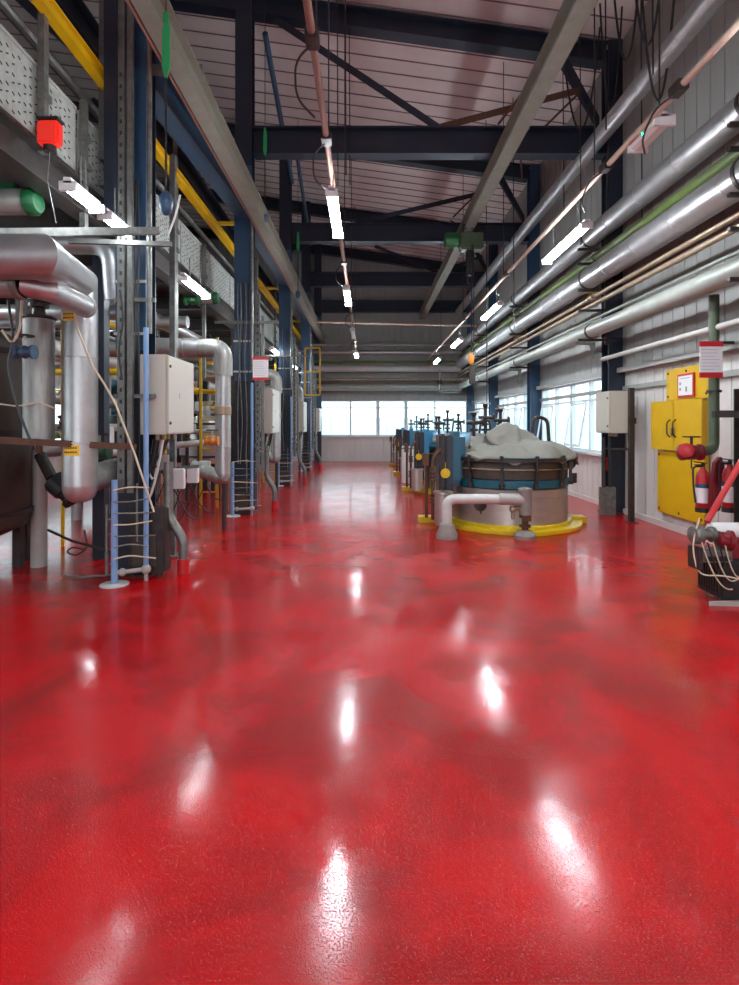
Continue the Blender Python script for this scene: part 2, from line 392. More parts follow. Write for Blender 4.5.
for (a, c) in ((10.35, 14.45), (15.15, 19.15), (19.85, 23.85)):
    n = 4; wd = (c - a) / n
    bars = [(a + wd * i, .07 if i != 2 else .12) for i in range(1, n)]
    window(k, 'y', a, c, SILL, HEAD - .06, bars, 2.12, XR, opener=[(a + wd * 1 + .06, a + wd * 2 - .08), (a + wd * 3 + .06, a + wd * 4 - .08)]); k += 1
window(k, 'x', -2.05, 4.42, 1.12, 2.68, [(-.73, .07), (.48, .16), (1.72, .16), (3.0, .07)], 2.36, YE, opener=None); k += 1
for a in (Y0, 4.4, 9.2, 14.0, 18.8):
    e = {Y0: 4.4, 4.4: 9.2, 9.2: 14.0, 14.0: 18.8, 18.8: 23.4}[a]
    window(k, 'yl', a + .9, e, 1.1, 2.7, [((a + .9 + e) / 2, .08)] if a > 0 else [(-3.0, .08), (0.0, .08)], 2.3, XL); k += 1

# world beyond the glass: overcast daylight, a pale building across the yard
wd_ = bpy.data.worlds.new('overcast'); scene.world = wd_; wd_.use_nodes = True
bg = wd_.node_tree.nodes['Background']; bg.inputs[0].default_value = (0.86, 0.95, 1.0, 1); bg.inputs[1].default_value = 1.5
ob = thing('outbuilding', (14, 38, -1), 'pale ribbed building across the yard seen through the end windows', 'building')
bb = MB(); bb.box(-14, 22, 40, 50, -2, 2.15); bb.build('wall', 'outside', ob, False)
bb = MB()
for i in range(24): bb.box(-13.5 + i * 1.5, -13.2 + i * 1.5, 39.85, 40.0, -2, 2.1)
bb.build('wall_rib', 'frame_w', ob, False)
struct('ground', MB().box(-60, 80, -60, 90, -.5, -.25), 'outside')

# ------------------------------------------------------------------ portal frames
CX = {5.6: -2.5, 10.1: -2.24, 14.8: -2.2, 19.5: -2.17, 24.0: -2.15}
ords = ['nearest', 'second', 'third', 'fourth', 'furthest']
def at_frame(i): return ['nearest the camera', 'second from the camera', 'third from the camera', 'fourth from the camera', 'against the end wall'][i]
frames = [5.95, 10.05, 14.8, 19.5, 23.95]
cxs = [-2.5, -2.24, -2.2, -2.17, -2.15]
for i, (Y, cx) in enumerate(zip(frames, cxs)):
    # left column
    t = thing('steel_column', (cx, Y, 0), 'blue steel column of the left row, %s' % at_frame(i), 'column', 'blue columns of the left row')
    MB().ibeam((cx, Y, .02), (cx, Y, roof_z(cx) - .02), .30, .28, .022, side=(1, 0, 0)).build('shaft', 'navy' if i == 0 else 'blue_col' if False else 'navy', t, False)
    MB().box(cx - .2, cx + .2, Y - .2, Y + .2, 0, .02).build('base_plate', 'dark', t, False)
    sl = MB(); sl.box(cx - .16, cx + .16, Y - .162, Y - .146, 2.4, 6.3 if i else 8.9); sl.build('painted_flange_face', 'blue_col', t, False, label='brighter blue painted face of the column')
    if i == 4: pass
    # right column
    x = 4.52
    t = thing('steel_column', (x, Y - (.15 if i == 4 else 0), 0), 'dark blue steel column on the right wall, %s' % at_frame(i), 'column', 'columns of the right wall')
    yy = Y - (.15 if i == 4 else 0)
    MB().ibeam((x, yy, .015), (x, yy, roof_z(x) - .02), .30, .30, .024, side=(1, 0, 0)).build('shaft', 'navy' if i < 2 else 'blue_col', t, False)
    MB().box(x - .2, x + .18, yy - .2, yy + .2, 0, .015).build('base_plate', 'dark', t, False)
    if i == 0: continue
    # rafter
    Yb = Y
    r0 = XL + .3; r1 = 4.36
    t = thing('roof_rafter', (0, Yb, 8), 'sloping dark blue roof rafter, %s' % at_frame(i).replace('nearest', 'nearest'), 'rafter', 'sloping roof rafters')
    MB().ibeam((r0, Yb, roof_z(r0) - .24), (r1, Yb, roof_z(r1) - .24), .26, .37, .03, side=(0, 1, 0)).build('beam', 'navy', t, False)
    t['label'] = 'sloping dark blue roof rafter above the %s tie beam' % ['', 'nearest', 'second', 'third', 'furthest'][i]
    # tie beam
    xs = cx + .17
    t = thing('tie_beam', ((xs + 4.15) / 2, Yb, 6.5), 'horizontal dark blue tie beam, %s from the camera' % ['', 'first', 'second', 'third', 'last'][i], 'beam', 'horizontal tie beams')
    MB().ibeam((xs, Yb, 6.78), (4.36, Yb, 6.78), .26, .5, .03, side=(0, 1, 0)).build('beam', 'navy', t, False)
    # lattice members as separate steel angles
    lat = [((-1.7, roof_z(-1.7) - .45), (1.3, 7.03), .13), ((1.35, 7.04), (3.9, 7.72), .12)]
    if i == 2: lat = [((-.3, 7.04), (3.1, 7.85), .12)]
    if i == 3: lat = [((.28, 7.95), (2.5, 7.03), .12), ((2.6, 7.04), (4.1, 7.6), .1)]
    if i == 4: lat = []
    for q, (A, B_, s) in enumerate(lat):
        yo = -.02 if (q == 0 or i % 2) else .12
        a_, b2_ = Vector((A[0], Yb + yo, A[1])), Vector((B_[0], Yb + yo, B_[1]))
        d = (b2_ - a_).normalized(); n_ = Vector((0, 1, 0)); sd = d.cross(n_).normalized()
        m_ = MB(); m_.prism([(-s / 2, -.05), (s / 2, -.05), (s / 2, .05), (s / 2 - .015, .05), (s / 2 - .015, -.035), (-s / 2, -.035)], a_, sd, n_, b2_ - a_)
        o = m_.build('truss_brace', 'navy' if not (q == 1 and i == 1) else 'rust', None, False)
        tag(o, '%s diagonal truss brace over the %s tie beam' % (['left', 'right'][q], ['', 'nearest', 'second', 'third', 'furthest'][i]), 'brace', 'diagonal truss braces')
# wedge haunch under the rafter at the wall
for i in (1, 2, 3):
    Y = frames[i]
    m_ = MB().prism([(0.35, 0), (.55, .0), (1.1, -.95), (1.1, -1.15)], (3.15, Y - .05, roof_z(3.15) - .45), (1, 0, -.14), (0, 0, 1), (0, .1, 0))
    tag(m_.build('haunch_bracket', 'navy', None, False), 'dark triangular haunch under the %s rafter at the right wall' % ['', 'nearest', 'second', 'third'][i], 'bracket', 'rafter haunches')
# sloping tubes between frames near the left columns
for i in (1, 2):
    a_ = Vector((-1.9, frames[i] + .15, 8.9)); b_ = Vector((-2.0, frames[i + 1] - .15, 8.2 - .1 * i))
    o = MB().tube([a_, b_], .055, 12).build('roof_brace_tube', 'blue_col')
    tag(o, 'blue round brace tube sloping from the %s left column under the roof' % ords[i], 'brace', 'blue roof brace tubes')
# wind bracing rods on the right
for q, (A, B_) in enumerate((((3.9, 6.2, 8.1), (2.4, 10.0, 7.1)), ((4.1, 10.5, 8.0), (2.3, 14.6, 7.15)), ((4.1, 14.4, 8.0), (2.9, 10.5, 7.2)), ((3.9, 18.9, 8.0), (2.3, 15.0, 7.2)))):
    tag(MB().tube([A, B_], .022, 8).build('bracing_rod', 'rust'), 'thin rusty bracing rod under the roof, %s on the right side' % ords[q], 'rod', 'rusty bracing rods')

# lengthwise steel -------------------------------------------------------
t = thing('eaves_beam', (-2.3, 14, 5.2), 'blue lengthwise beam running along the left column row below the grey monorail', 'beam')
for i in range(4):
    cx = (cxs[i] + cxs[i + 1]) / 2
    MB().ibeam((cxs[i] + .02, frames[i] + .16, 5.55), (cxs[i + 1] + .02, frames[i + 1] - .16, 5.55), .26, .42, .02).build('beam_length', 'blue_col', t, False)

t = thing('monorail_beam', (-1.88, 13, 5.1), 'long grey steel channel trunking running beside the tops of the left columns', 'beam')
MB().ibeam((-1.86, 2.5, 5.25), (-1.86, 23.6, 5.25), .17, .32, .02).build('rail', 'galv_green', t, False)
MB().tube([(-1.985, 2.5, 5.13), (-1.985, 23.6, 5.13)], .022, 8).build('conduit', 'rust_conduit', t)
b_ = MB()
for i in range(len(frames)):
    b_.box(cxs[i] + .15, -1.78, frames[i] - .04, frames[i] + .04, 5.42, 5.5)
b_.build('support_bracket', 'galv', t, False)

t = thing('monorail_beam', (2.4, 14, 6.2), 'long buff painted hoist monorail hanging below the tie beams', 'beam')
MB().ibeam((2.4, 3.0, 6.37), (2.4, 23.9, 6.37), .24, .3, .022).build('rail', 'galv_green', t, False)
b_ = MB()
for Y in frames[1:]: b_.box(2.3, 2.5, Y - .1, Y + .1, 6.52, 6.54)
b_.build('fixing_plate', 'dark', t, False)

# hoist -----------------------------------------------------------------
HX, HY = 2.4, 13.0
t = thing('chain_hoist', (HX, HY, 5.4), 'green electric chain hoist hanging from the buff monorail', 'hoist')
m_ = MB(); m_.lathe([(.0, 0), (.16, .0), (.18, .03), (.18, .3), (.14, .34), (0, .36)], (HX - .55, HY, 5.98), (1, 0, 0), 20)
for k_ in range(8):
    a = 2 * PI * k_ / 8; m_.box(HX - .48, HX - .22, HY + .15 * math.cos(a) - .012, HY + .15 * math.cos(a) + .012, 5.98 + .15 * math.sin(a) - .012, 5.98 + .15 * math.sin(a) + .012)
m_.build('motor', 'green', t)
MB().box(HX - .2, HX + .34, HY - .17, HY + .17, 5.74, 6.14).build('gearbox', 'dkgreen', t, False, .03)
m_ = MB()
for sx in (-.15, .15):
    for sy in (-.12, .12): m_.cyl((HX + sx - .02 * (1 if sx > 0 else -1), HY + sy, 6.27), (HX + sx * .3, HY + sy, 6.27), .06, seg=14)
    m_.box(HX + sx - .01, HX + sx + .01, HY - .2, HY + .2, 6.1, 6.32)
m_.build('trolley', 'dark', t)
m_ = MB(); m_.lathe([(.0, 0), (.09, 0), (.1, .05), (.1, .55), (.05, .6)], (HX + .05, HY, 5.15), (0, 0, 1), 14); m_.build('chain_bag', 'black', t)
m_ = MB(); m_.tube([(HX - .02, HY - .1, 5.85), (HX - .02, HY - .1, 4.95)], .014, 6)
m_.tube([(HX - .02 + .07 * math.sin(a), HY - .1, 4.87 + .07 * math.cos(a)) for a in [i * .5 for i in range(10)]], .016, 8); m_.build('hook', 'dark', t)
t = thing('pendant_control', (HX + .05, HY - .25, 3.0), 'yellow pendant control hanging on thin black cables from the green hoist', 'control')
MB().tube([(HX + .05, HY - .25, 5.8), (HX + .03, HY - .25, 3.3)], .014, 6).build('cable', 'black', t)
MB().tube([(HX + .08, HY - .25, 5.8), (HX + .09, HY - .25, 2.0)], .01, 6).build('pull_cord', 'black', t)
MB().box(HX - .04, HX + .09, HY - .3, HY - .22, 3.02, 3.26).build('handset', 'orange', t, False, .02)
MB().box(HX - .02, HX + .12, HY - .29, HY - .21, 2.55, 2.98).build('cable_loop_holder', 'dark', t, False, .02)

# ------------------------------------------------------------------ lamps
def lamp(x, y, z, length, label, group, on=True, wire=None, off_led=False, mt='lamp', ws=1.0):
    t = thing('strip_light', (x, y, z), label, 'light', group)
    y0, y1 = y - length / 2, y + length / 2
    m_ = MB(); m_.prism([(-.035, .0), (.035, .0), (.03, .05), (-.03, .05)], (x, y0, z), (1, 0, 0), (0, 0, 1), (0, length, 0)); m_.build('housing', 'white', t, False)
    m_ = MB(); m_.prism([(a_ * ws, b_ * ws) for a_, b_ in ((-.058, 0), (-.05, -.035), (-.025, -.055), (.025, -.055), (.05, -.035), (.058, 0))], (x, y0 + .03, z), (1, 0, 0), (0, 0, 1), (0, length - .06, 0))
    m_.build('diffuser', mt if on else 'lamp_off', t)
    m_ = MB()
    for e in (y0, y1 - .03): m_.box(x - .068 * ws, x + .068 * ws, e, e + .03, z - .058 * ws, z + .02)
    m_.build('end_cap', 'white', t, False)
    if wire:
        m_ = MB()
        for q in (y0 + .3, y1 - .3): m_.tube([(x, q, z + .07), (x, q, z + wire)], .008, 6)
        m_.build('hanger', 'galv', t)
    if off_led:
        MB().ball((x - .08, y0 + .25, z - .03), .008).build('led', 'led', t)
    return t
HZ = 4.1
for i, (Y, on) in enumerate(((2.2, True), (6.5, True), (10.6, True), (14.9, False), (19.3, True))):
    lamp(-.38, Y, HZ, 1.35, 'strip light on the central conduit run, %s' % ['out of the picture above the camera', 'the largest and nearest in view', 'second in view', 'small and unlit', 'lit and furthest near the end wall'][i], 'strip lights of the central run', on, .3)
lamp(-.38, -2.5, HZ, 1.35, 'strip light on the central conduit run, behind the camera', 'strip lights of the central run', True, .3)
for i, (Y) in enumerate((7.25, 11.5, 15.9, 20.3)):
    lamp(2.62, Y, 4.0, 1.5, 'lit strip light on the right-hand conduit run, %s' % ['nearest and largest', 'second', 'third', 'furthest'][i], 'strip lights of the right run', True, .38)
lamp(2.62, 3.0, 4.0, 1.5, 'lit strip light on the right-hand conduit run, above the camera', 'strip lights of the right run', True, .38)
lamp(2.62, -1.5, 4.0, 1.5, 'lit strip light on the right-hand conduit run, behind the camera', 'strip lights of the right run', True, .38)
lamp(2.72, 5.25, 4.42, .52, 'unlit white emergency light with green indicator on the right conduit', 'strip lights of the right run', False, None, True, ws=1.45)
# under the platform
for i, (Y, ln) in enumerate(((4.78, .52), (5.42, .52), (7.9, 1.1), (11.4, 1.2), (14.8, 1.2), (18.5, 1.2))):
    lamp(-2.48, Y, 3.6, ln, 'strip light under the left platform edge, %s' % ['nearest of all, left of the galvanised strut', 'second, touching the galvanised strut', 'third, above the silver elbow pipe', 'fourth', 'fifth', 'furthest'][i], 'strip lights under the platform', True, .33, mt='lamp_soft')
for i, (x, y) in enumerate(((-6, 5.5), (-6, 12), (-6, 18.5))):
    lamp(x, y, 3.6, 1.5, 'strip light deep under the platform, %s' % ['nearest', 'middle', 'furthest'][i], 'strip lights deep under the platform', True, .3)

def conduit_run(x, z, m1, label, wires):
    t = thing('conduit_run', (x, 12, z), label, 'conduit')
    MB().tube([(x, 1.5, z), (x, 23.8, z)], .03, 10).build('conduit_pipe', m1, t)
    m_ = MB()
    for Y in wires: m_.box(x - .05, x + .05, Y - .08, Y + .08, z - .045, z + .045)
    m_.build('junction_box', 'dark', t, False, .01)
    m_ = MB()
    for Y in wires: m_.tube([(x, Y + .3, z + .02), (x, Y + .3, roof_z(x) - .3)], .008, 5)
    m_.build('hanger', 'dark', t)
    m_ = MB()
    for Y in wires: m_.tube(bend([(x + .02, Y, z - .02), (x - .14, Y + .1, z - .1), (x - .16, Y + .3, z - .26), (x - .03, Y + .5, z - .3)], .12), .009, 6)
    m_.build('flex_cable', 'black', t)
    return t
conduit_run(-.40, 4.43, 'rust_conduit', 'reddish conduit run carrying the central strip lights', (4.0, 5.4, 9.5, 13.7, 18.2))
conduit_run(2.62, 4.43, 'conduit', 'buff conduit run carrying the right-hand strip lights', (4.6, 6.0, 10.2, 14.6, 19.1))
# hanging wires next to the central run
for i, (x, y, Y, yb) in enumerate(((337, 0, 9.0, 185), (345, 0, 8.2, 175), (349, 60, 10.0, 185), (641, 60, 9.0, 240), (563, 100, 11, 215), (580, 80, 9.5, 245), (513, 195, 12.0, 330), (486, 235, 13.0, 440), (605, 0, 7.5, 130), (652, 0, 6.4, 75))):
    a_ = P(x, y, Y); a_.z = roof_z(a_.x); b_ = P(x + 1, yb, Y)
    tag(MB().tube([a_, b_], .010, 6).build('hanging_wire', 'black'), 'thin dark wire hanging from the roof, %s' % ['left of three by the nearest central light', 'middle of three by the nearest central light', 'right of three by the nearest central light', 'in front of the nearest right column', 'beside the first right haunch', 'short one left of the nearest right column', 'right of the green hoist', 'long one over the covered vessel', 'at the top edge by the grey roof duct', 'at the top edge above the emergency light'][i], 'wire', 'hanging wires')
# drooping festoon cables upper right
for i, (x0, x1, yb, Y) in enumerate(((612, 640, 60, 8.0), (633, 662, 45, 7.2), (640, 676, 100, 7.4), (600, 622, 110, 9.2), (560, 600, 130, 9.7))):
    a_ = P(x0, -30, Y); b_ = P(x1, -30, Y); a_.z = min(a_.z, roof_z(a_.x)); b_.z = min(b_.z, roof_z(b_.x))
    m_ = P((x0 + x1) / 2, yb, Y)
    pts = sag(a_, b_, (a_.z + b_.z) / 2 - m_.z, 20)
    tag(MB().tube(pts, .016, 6).build('festoon_cable', 'black'), 'black festoon cable loop drooping under the roof at upper right, %s' % ords[i], 'cable', 'black festoon loops')
# green slings
for i, (x, y, Y, ln) in enumerate(((166, 12, 4.8, .58), (265, 128, 9.9, .5), (298, 232, 14.0, .5))):
    a_ = P(x, y, Y)
    t = thing('lifting_sling', a_, 'bright green lifting sling hanging beside the grey trunking, %s' % ords[i], 'sling', 'green slings')
    m_ = MB(); m_.prism([(-.02, 0), (.02, 0), (.035, -ln * .3), (.035, -ln * .8), (.012, -ln), (-.012, -ln), (-.035, -ln * .8), (-.03, -ln * .3)], a_ + Vector((0, -.012, 0)), (1, 0, 0), (0, 0, 1), (0, .024, 0)); m_.build('webbing', 'green_sling', t, False, .004)
    MB().tube([a_ + Vector((0, 0, .01)), Vector((a_.x, a_.y, roof_z(a_.x) - .03))], .007, 5).build('upper_wire', 'black', t)
    MB().tube([a_ + Vector((0, 0, -ln)), a_ + Vector((0, 0, -ln - 1.0))], .01, 5).build('lower_wire', 'black', t)
    MB().ball(a_ + Vector((0, 0, -ln - 1.1)), .09, .7, .7, 1.2).build('hook_block', 'blue_col', t)

# ------------------------------------------------------------------ right wall pipework
def pipe_run(name, x, z, r, m, label, y0=2.5, y1=23.9, step=1.0, seg=24, brackets=None, group=None):
    t = thing(name, (x, (y0 + y1) / 2, z), label, 'pipe', group)
    mb = MB(); mb.tube([(x, y0, z), (x, y1, z)], r, seg)
    if step: collars(mb, (x, y0, z), (x, y1, z), r, step, seg=seg)
    mb.build('pipe', m, t)
    if brackets:
        for Y in brackets:
            b_ = MB(); b_.lathe([(r, 0), (r + .012, 0), (r + .012, .05), (r, .05)], (x, Y, z), (0, 1, 0), seg); b_.box(x, 4.4, Y, Y + .05, z - .02, z + .02)
            b_.build('pipe_clamp', 'dark', t)
    return t
cl = [f - .3 for f in frames[:4]]
RG = 'lagged pipes on the right wall'
pipe_run('lagged_pipe', 4.0, 6.55, .14, 'alu', 'thin silver lagged pipe high on the right wall passing behind the tie beams', group=RG)
pipe_run('lagged_pipe', 4.0, 4.95, .165, 'alu', 'upper of the two big silver lagged pipes on the right wall', brackets=cl, group=RG)
pipe_run('lagged_pipe', 3.98, 4.22, .19, 'alu', 'lower and thicker of the two big silver lagged pipes on the right wall', brackets=cl, group=RG)
pipe_run('green_pipe', 4.1, 4.60, .07, 'green_pipe', 'olive green pipe between the two big silver pipes', step=0, brackets=cl)
pipe_run('brass_pipe', 4.0, 3.86, .035, 'brass_pipe', 'upper brownish pipe of a close pair below the silver pipes', step=0, group='brownish pipe pair')
pipe_run('brass_pipe', 4.02, 3.74, .04, 'brass_pipe', 'lower brownish pipe of a close pair below the silver pipes', step=0, group='brownish pipe pair')
pipe_run('steel_pipe', 4.12, 3.52, .025, 'grey_pipe', 'thin grey pipe just above the thick grey-green pipe', step=0)
pipe_run('grey_pipe', 4.02, 3.28, .125, 'grey_pipe', 'thick smooth grey-green pipe, lowest of the wall pipe bank', step=0, brackets=cl)
t = thing('white_pipe', (4.27, 6, 2.8), 'slim white pipe sloping nowhere, level along the right wall above the yellow panels', 'pipe')
t['label'] = 'slim white pipe level along the right wall above the yellow panels'
MB().tube([(4.3, 2.5, 2.8), (4.3, 9.98, 2.8)], .038, 14).build('pipe', 'white_pipe', t)
m_ = MB()
for Y in (4, 6.4, 8.8): m_.box(4.3, 4.5, Y, Y + .03, 2.78, 2.82)
m_.build('pipe_clip', 'galv', t, False)
# pipe support trays on columns
for i in (0, 1, 2, 3):
    Y = frames[i] - .36
    t = thing('pipe_support_bracket', (4.05, Y, 3.1), 'dark steel bracket arms holding the wall pipes at the %s right column' % ords[i], 'bracket', 'pipe brackets of the right wall')
    m_ = MB()
    for z in (3.13, 3.66, 4.02, 4.5, 4.76): m_.bar((3.8, Y + .16, z), (4.32, Y + .16, z), .05, .04)
    m_.build('arm', 'dark', t, False)
    MB().box(4.28, 4.34, Y + .13, Y + .20, 3.05, 5.0).build('upright', 'dark', t, False)
# pale C shaped bracket plates
for i in (1, 2):
    m_ = MB().prism([(0, 0), (.34, 0), (.34, -.05), (.1, -.06), (.05, -.3), (0, -.3)], (4.12, frames[i] - .18, 3.1), (-1, 0, 0), (0, 0, 1), (0, .02, 0))
    tag(m_.build('bracket_plate', 'galv', None, False), 'curved galvanised bracket plate under the grey pipe at the %s right column' % ords[i], 'bracket', 'curved bracket plates')
# valve clusters on brownish pipes at second column
for i, Y in enumerate((9.6, 14.3)):
    t = thing('pipe_valve', (3.98, Y, 3.8), 'small brass valve on the brownish pipe pair, %s' % ['near the first window', 'further along'][i], 'valve', 'brass valves')
    MB().lathe([(.045, 0), (.07, .0), (.07, .03), (.05, .05), (.06, .1), (.05, .15), (.07, .17), (.07, .2), (.045, .2)], (4.0, Y, 3.86), (0, 1, 0), 14).build('valve_body', 'brass_pipe', t)
    MB().box(3.9, 4.08, Y + .09, Y + .12, 3.93, 3.95).build('lever', 'yellow', t, False)
    MB().cyl((4.0, Y + .1, 3.88), (4.0, Y + .1, 3.94), .012).build('stem', 'steel', t)
tag(MB().tube(sag((4.25, 9.6, 7.2), (4.2, 9.6, 5.2), -.0, 8), .02, 6).build('down_cable', 'black'), 'dark cable running down the second right column above the pipes', 'cable')

# ------------------------------------------------------------------ end wall pipes
for i, (z, r, m, lb) in enumerate(((5.05, .06, 'grey_pipe', 'thin grey pipe crossing the end wall, highest'), (4.72, .09, 'alu', 'silver pipe crossing the end wall below the highest grey pipe'),
                    (4.32, .05, 'green_pipe', 'thin green pipe crossing the end wall'), (4.02, .13, 'white_pipe', 'thick pale pipe crossing the end wall'),
                    (3.55, .06, 'brass_pipe', 'brownish pipe crossing the end wall'), (3.22, .14, 'grey_pipe', 'thick grey pipe crossing the end wall just above the windows'))):
    t = thing('end_wall_pipe', (1, 23.6, z), lb, 'pipe', 'pipes crossing the end wall')
    mb = MB(); mb.tube([(-2.9, 23.55, z), (4.05, 23.55, z)], r, 16); collars(mb, (-2.9, 23.55, z), (4.05, 23.55, z), r, 1.6, seg=16)
    mb.build('pipe', m, t)
    m_ = MB()
    for x in (-1.2, 1.2, 3.2): m_.box(x, x + .05, 23.55, 24.14, z - .03, z + .03)
    m_.build('wall_bracket', 'dark', t, False)
t = thing('pipe_drop', (3.1, 23.3, 2.9), 'small grey looped pipe drop in front of the end wall pipes', 'pipe')
MB().tube(bend([(3.1, 23.35, 4.0), (3.1, 23.3, 3.0), (3.9, 23.3, 3.0)], .15), .04, 10).build('pipe', 'grey_pipe', t)
MB().cyl((3.1, 23.3, 3.35), (3.1, 23.3, 3.5), .08).build('valve', 'dark', t)
tag(MB().tube([(-2.0, 19.6, 5.3), (4.2, 19.6, 5.15)], .045, 10).build('cross_pipe', 'conduit'), 'buff pipe crossing the hall high up before the end wall', 'pipe')

# ------------------------------------------------------------------ left mezzanine platform
PX = -2.85
t = thing('mezzanine_platform', (-6, 14, 3.9), 'raised steel platform deck along the left side of the hall', 'platform')
MB().box(XL + .05, PX - .02, 2.2, 23.9, 4.0, 4.06).build('deck', 'dark', t, False)
MB().ibeam((PX - .02, 2.2, 3.84), (PX - .02, 23.9, 3.84), .2, .3, .02).build('edge_beam', 'dark', t, False)
m_ = MB()
for Y in frames[:4]:
    m_.ibeam((XL + .1, Y + .05, 3.86), (PX - .14, Y + .05, 3.86), .16, .26, .015)
    m_.ibeam((XL + .1, Y + 2.3, 3.86), (PX - .14, Y + 2.3, 3.86), .12, .26, .015)
m_.build('cross_joist', 'dark', t, False)
t2 = t
# kick panels of textured galvanised sheet, each bay its own
y = 2.4; k_ = 0
places = ['at the top left corner of the photo', 'just right of the red alarm', 'ending at the galvanised strut']
while y < 23.5:
    e = y + 1.45
    m_ = MB(); m_.box(PX - .012, PX, y, e, 4.08, 4.68)
    # slots pressed through the sheet
    d_ = MB()
    if y < 13:
        for a in range(int(1.40 / .075)):
            for c in range(7):
                yy = y + .04 + a * .075; zz = 4.12 + c * .075 + (.037 if a % 2 else 0)
                if zz > 4.64 or random.random() < .12: continue
                d_.prism([(0, 0), (.03, .012 if c % 2 else -.012), (.034, .026 if c % 2 else .002), (.004, .014)], (PX, yy, zz), (0, 1, 0), (0, 0, 1), (.002, 0, 0))
    m_.box(PX - .03, PX + .012, y, e, 4.68, 4.71)
    o = m_.build('parapet_sheet', 'tread', None, False)
    if d_.v: inlay(o, d_, 'seam')
    tag(o, 'studded galvanised parapet panel on the platform edge, %s in the row from the camera' % ['first', 'second', 'third', 'fourth', 'fifth', 'sixth', 'seventh', 'eighth', 'ninth', 'tenth', 'eleventh', 'twelfth', 'thirteenth', 'fourteenth', 'fifteenth'][k_], 'panel', 'platform parapet panels')
    y += 1.5; k_ += 1
# parapet posts / hangers
for i, (Y, zb, zt) in enumerate(((4.73, 3.95, 9.2), (5.41, 3.5, 4.8), (5.8, 4.4, 9.4), (8.0, 2.4, 6.0), (9.4, 2.4, 4.7), (12.2, 2.6, 6.0), (13.2, 2.6, 4.7), (16.7, 2.6, 6.0), (18.0, 2.6, 5.6))):
    m_ = MB(); m_.bar((PX + .05, Y, zb), (PX + .05, Y, zt), .055, .07, side=(1, 0, 0))
    m_.box(PX + .02, PX + .10, Y - .05, Y + .05, 4.4, 4.46); m_.box(PX + .02, PX + .10, Y - .05, Y + .05, 4.12, 4.18)
    o = m_.build('platform_post', 'galv', None, False)
    tag(o, 'grey upright post fixed to the platform parapet, %s' % ['first, above the red alarm', 'second, a short one', 'third, beside the tall strut stack', 'fourth', 'fifth', 'sixth', 'seventh', 'eighth', 'ninth'][i], 'post', 'platform posts')
tag(MB().bar((-2.62, 5.62, 3.75), (-2.62, 5.62, 8.9), .12, .1, side=(1, 0, 0)).build('platform_hanger', 'navy', None, False), 'dark upright hanger between the galvanised post and the tall strut at top left', 'post')
t = thing('yellow_rail', (-2.75, 12, 5.1), 'yellow painted rail running lengthwise above the platform parapet', 'rail')
MB().ibeam((-2.75, 2.3, 5.2), (-2.75, 23.5, 5.2), .1, .14, .012).build('rail', 'yellow', t, False)
m_ = MB()
for f in frames[:4]: m_.box(-2.75, -2.4, f - .03, f + .03, 5.27, 5.33)
m_.build('rail_bracket', 'yellow', t, False)
tag(MB().ibeam((-3.1, 2.3, 5.9), (-3.1, 23.5, 5.9), .22, .34, .02).build('platform_roof_beam', 'navy', None, False), 'dark lengthwise beam above the platform left of the yellow rail', 'beam')
m_ = MB(); m_.tube([(-2.95, 2.3, 5.0), (-2.95, 23.5, 5.0)], .045, 8)
tag(m_.build('handrail', 'galv'), 'dark grey handrail above the platform parapet panels', 'handrail')
# platform roof braces seen above parapet
for i, Y in enumerate((4.5, 8.4, 12.6)):
    tag(MB().bar((-3.1, Y, 6.1), (-6.5, Y + .4, 9.3), .14, .14).build('platform_brace', 'navy', None, False), 'dark sloping brace above the platform, %s' % ords[i], 'brace', 'braces over the platform')

# red alarm lamp
c = P(50, 133, 4.55)
t = thing('alarm_beacon', c, 'bright red alarm beacon box on the platform parapet post', 'alarm')
MB().box(c.x - .09, c.x + .09, c.y - .05, c.y + .05, c.z - .11, c.z + .09).build('lens', 'red_bright', t, False, .02)
MB().box(c.x - .085, c.x + .095, c.y - .055, c.y + .055, c.z + .09, c.z + .115).build('cap', 'black', t, False, .005)
MB().cyl((c.x, c.y, c.z - .16), (c.x, c.y, c.z - .11), .05).build('base', 'dark', t)
MB().tube([(c.x, c.y, c.z - .14), (c.x - .02, c.y, c.z - .4), (c.x + .05, c.y, c.z - .75)], .0035, 6).build('cable', 'galv', t)

# ------------------------------------------------------------------ column stations on the left
def cable_u(p0, p1, drop, r, m, parent, name='cable'):
    return MB().tube(sag(p0, p1, drop, 14), r, 7).build(name, m, parent)
def cabinet(x0, x1, y0, y1, z0, z1, label, group, face=1):
    t = thing('control_cabinet', ((x0 + x1) / 2, (y0 + y1) / 2, z0), label, 'cabinet', group)
    MB().box(x0, x1, y0, y1, z0, z1).build('body', 'beige', t, False, .008)
    xd = x1 if face > 0 else x0
    MB().box(xd + .003 * face if face > 0 else xd - .022, xd + .022 if face > 0 else xd - .003, y0 + .01, y1 - .01, z0 + .01, z1 - .01).build('door', 'beige', t, False, .004, label='lighter cabinet door')
    m_ = MB()
    for z in (z0 + .12, z1 - .12):
        m_.cyl((xd + .02 * face, y0 + .05, z), (xd + .035 * face, y0 + .05, z), .016)
    m_.build('door_lock', 'dark', t)
    m_ = MB(); m_.box(min(xd + .022 * face, xd + .026 * face), max(xd + .022 * face, xd + .026 * face), (y0 + y1) / 2 - .08, (y0 + y1) / 2 + .1, (z0 + z1) / 2 - .03, (z0 + z1) / 2 + .03)
    m_.build('name_plate', 'beige', t, False)
    m_ = MB()
    for k_ in range(4):
        yy = y0 + .12 + k_ * (y1 - y0 - .2) / 4
        m_.cyl(((x0 + x1) / 2, yy, z0 - .06), ((x0 + x1) / 2, yy, z0), .02)
    m_.build('cable_gland', 'brass_pipe', t)
    return t

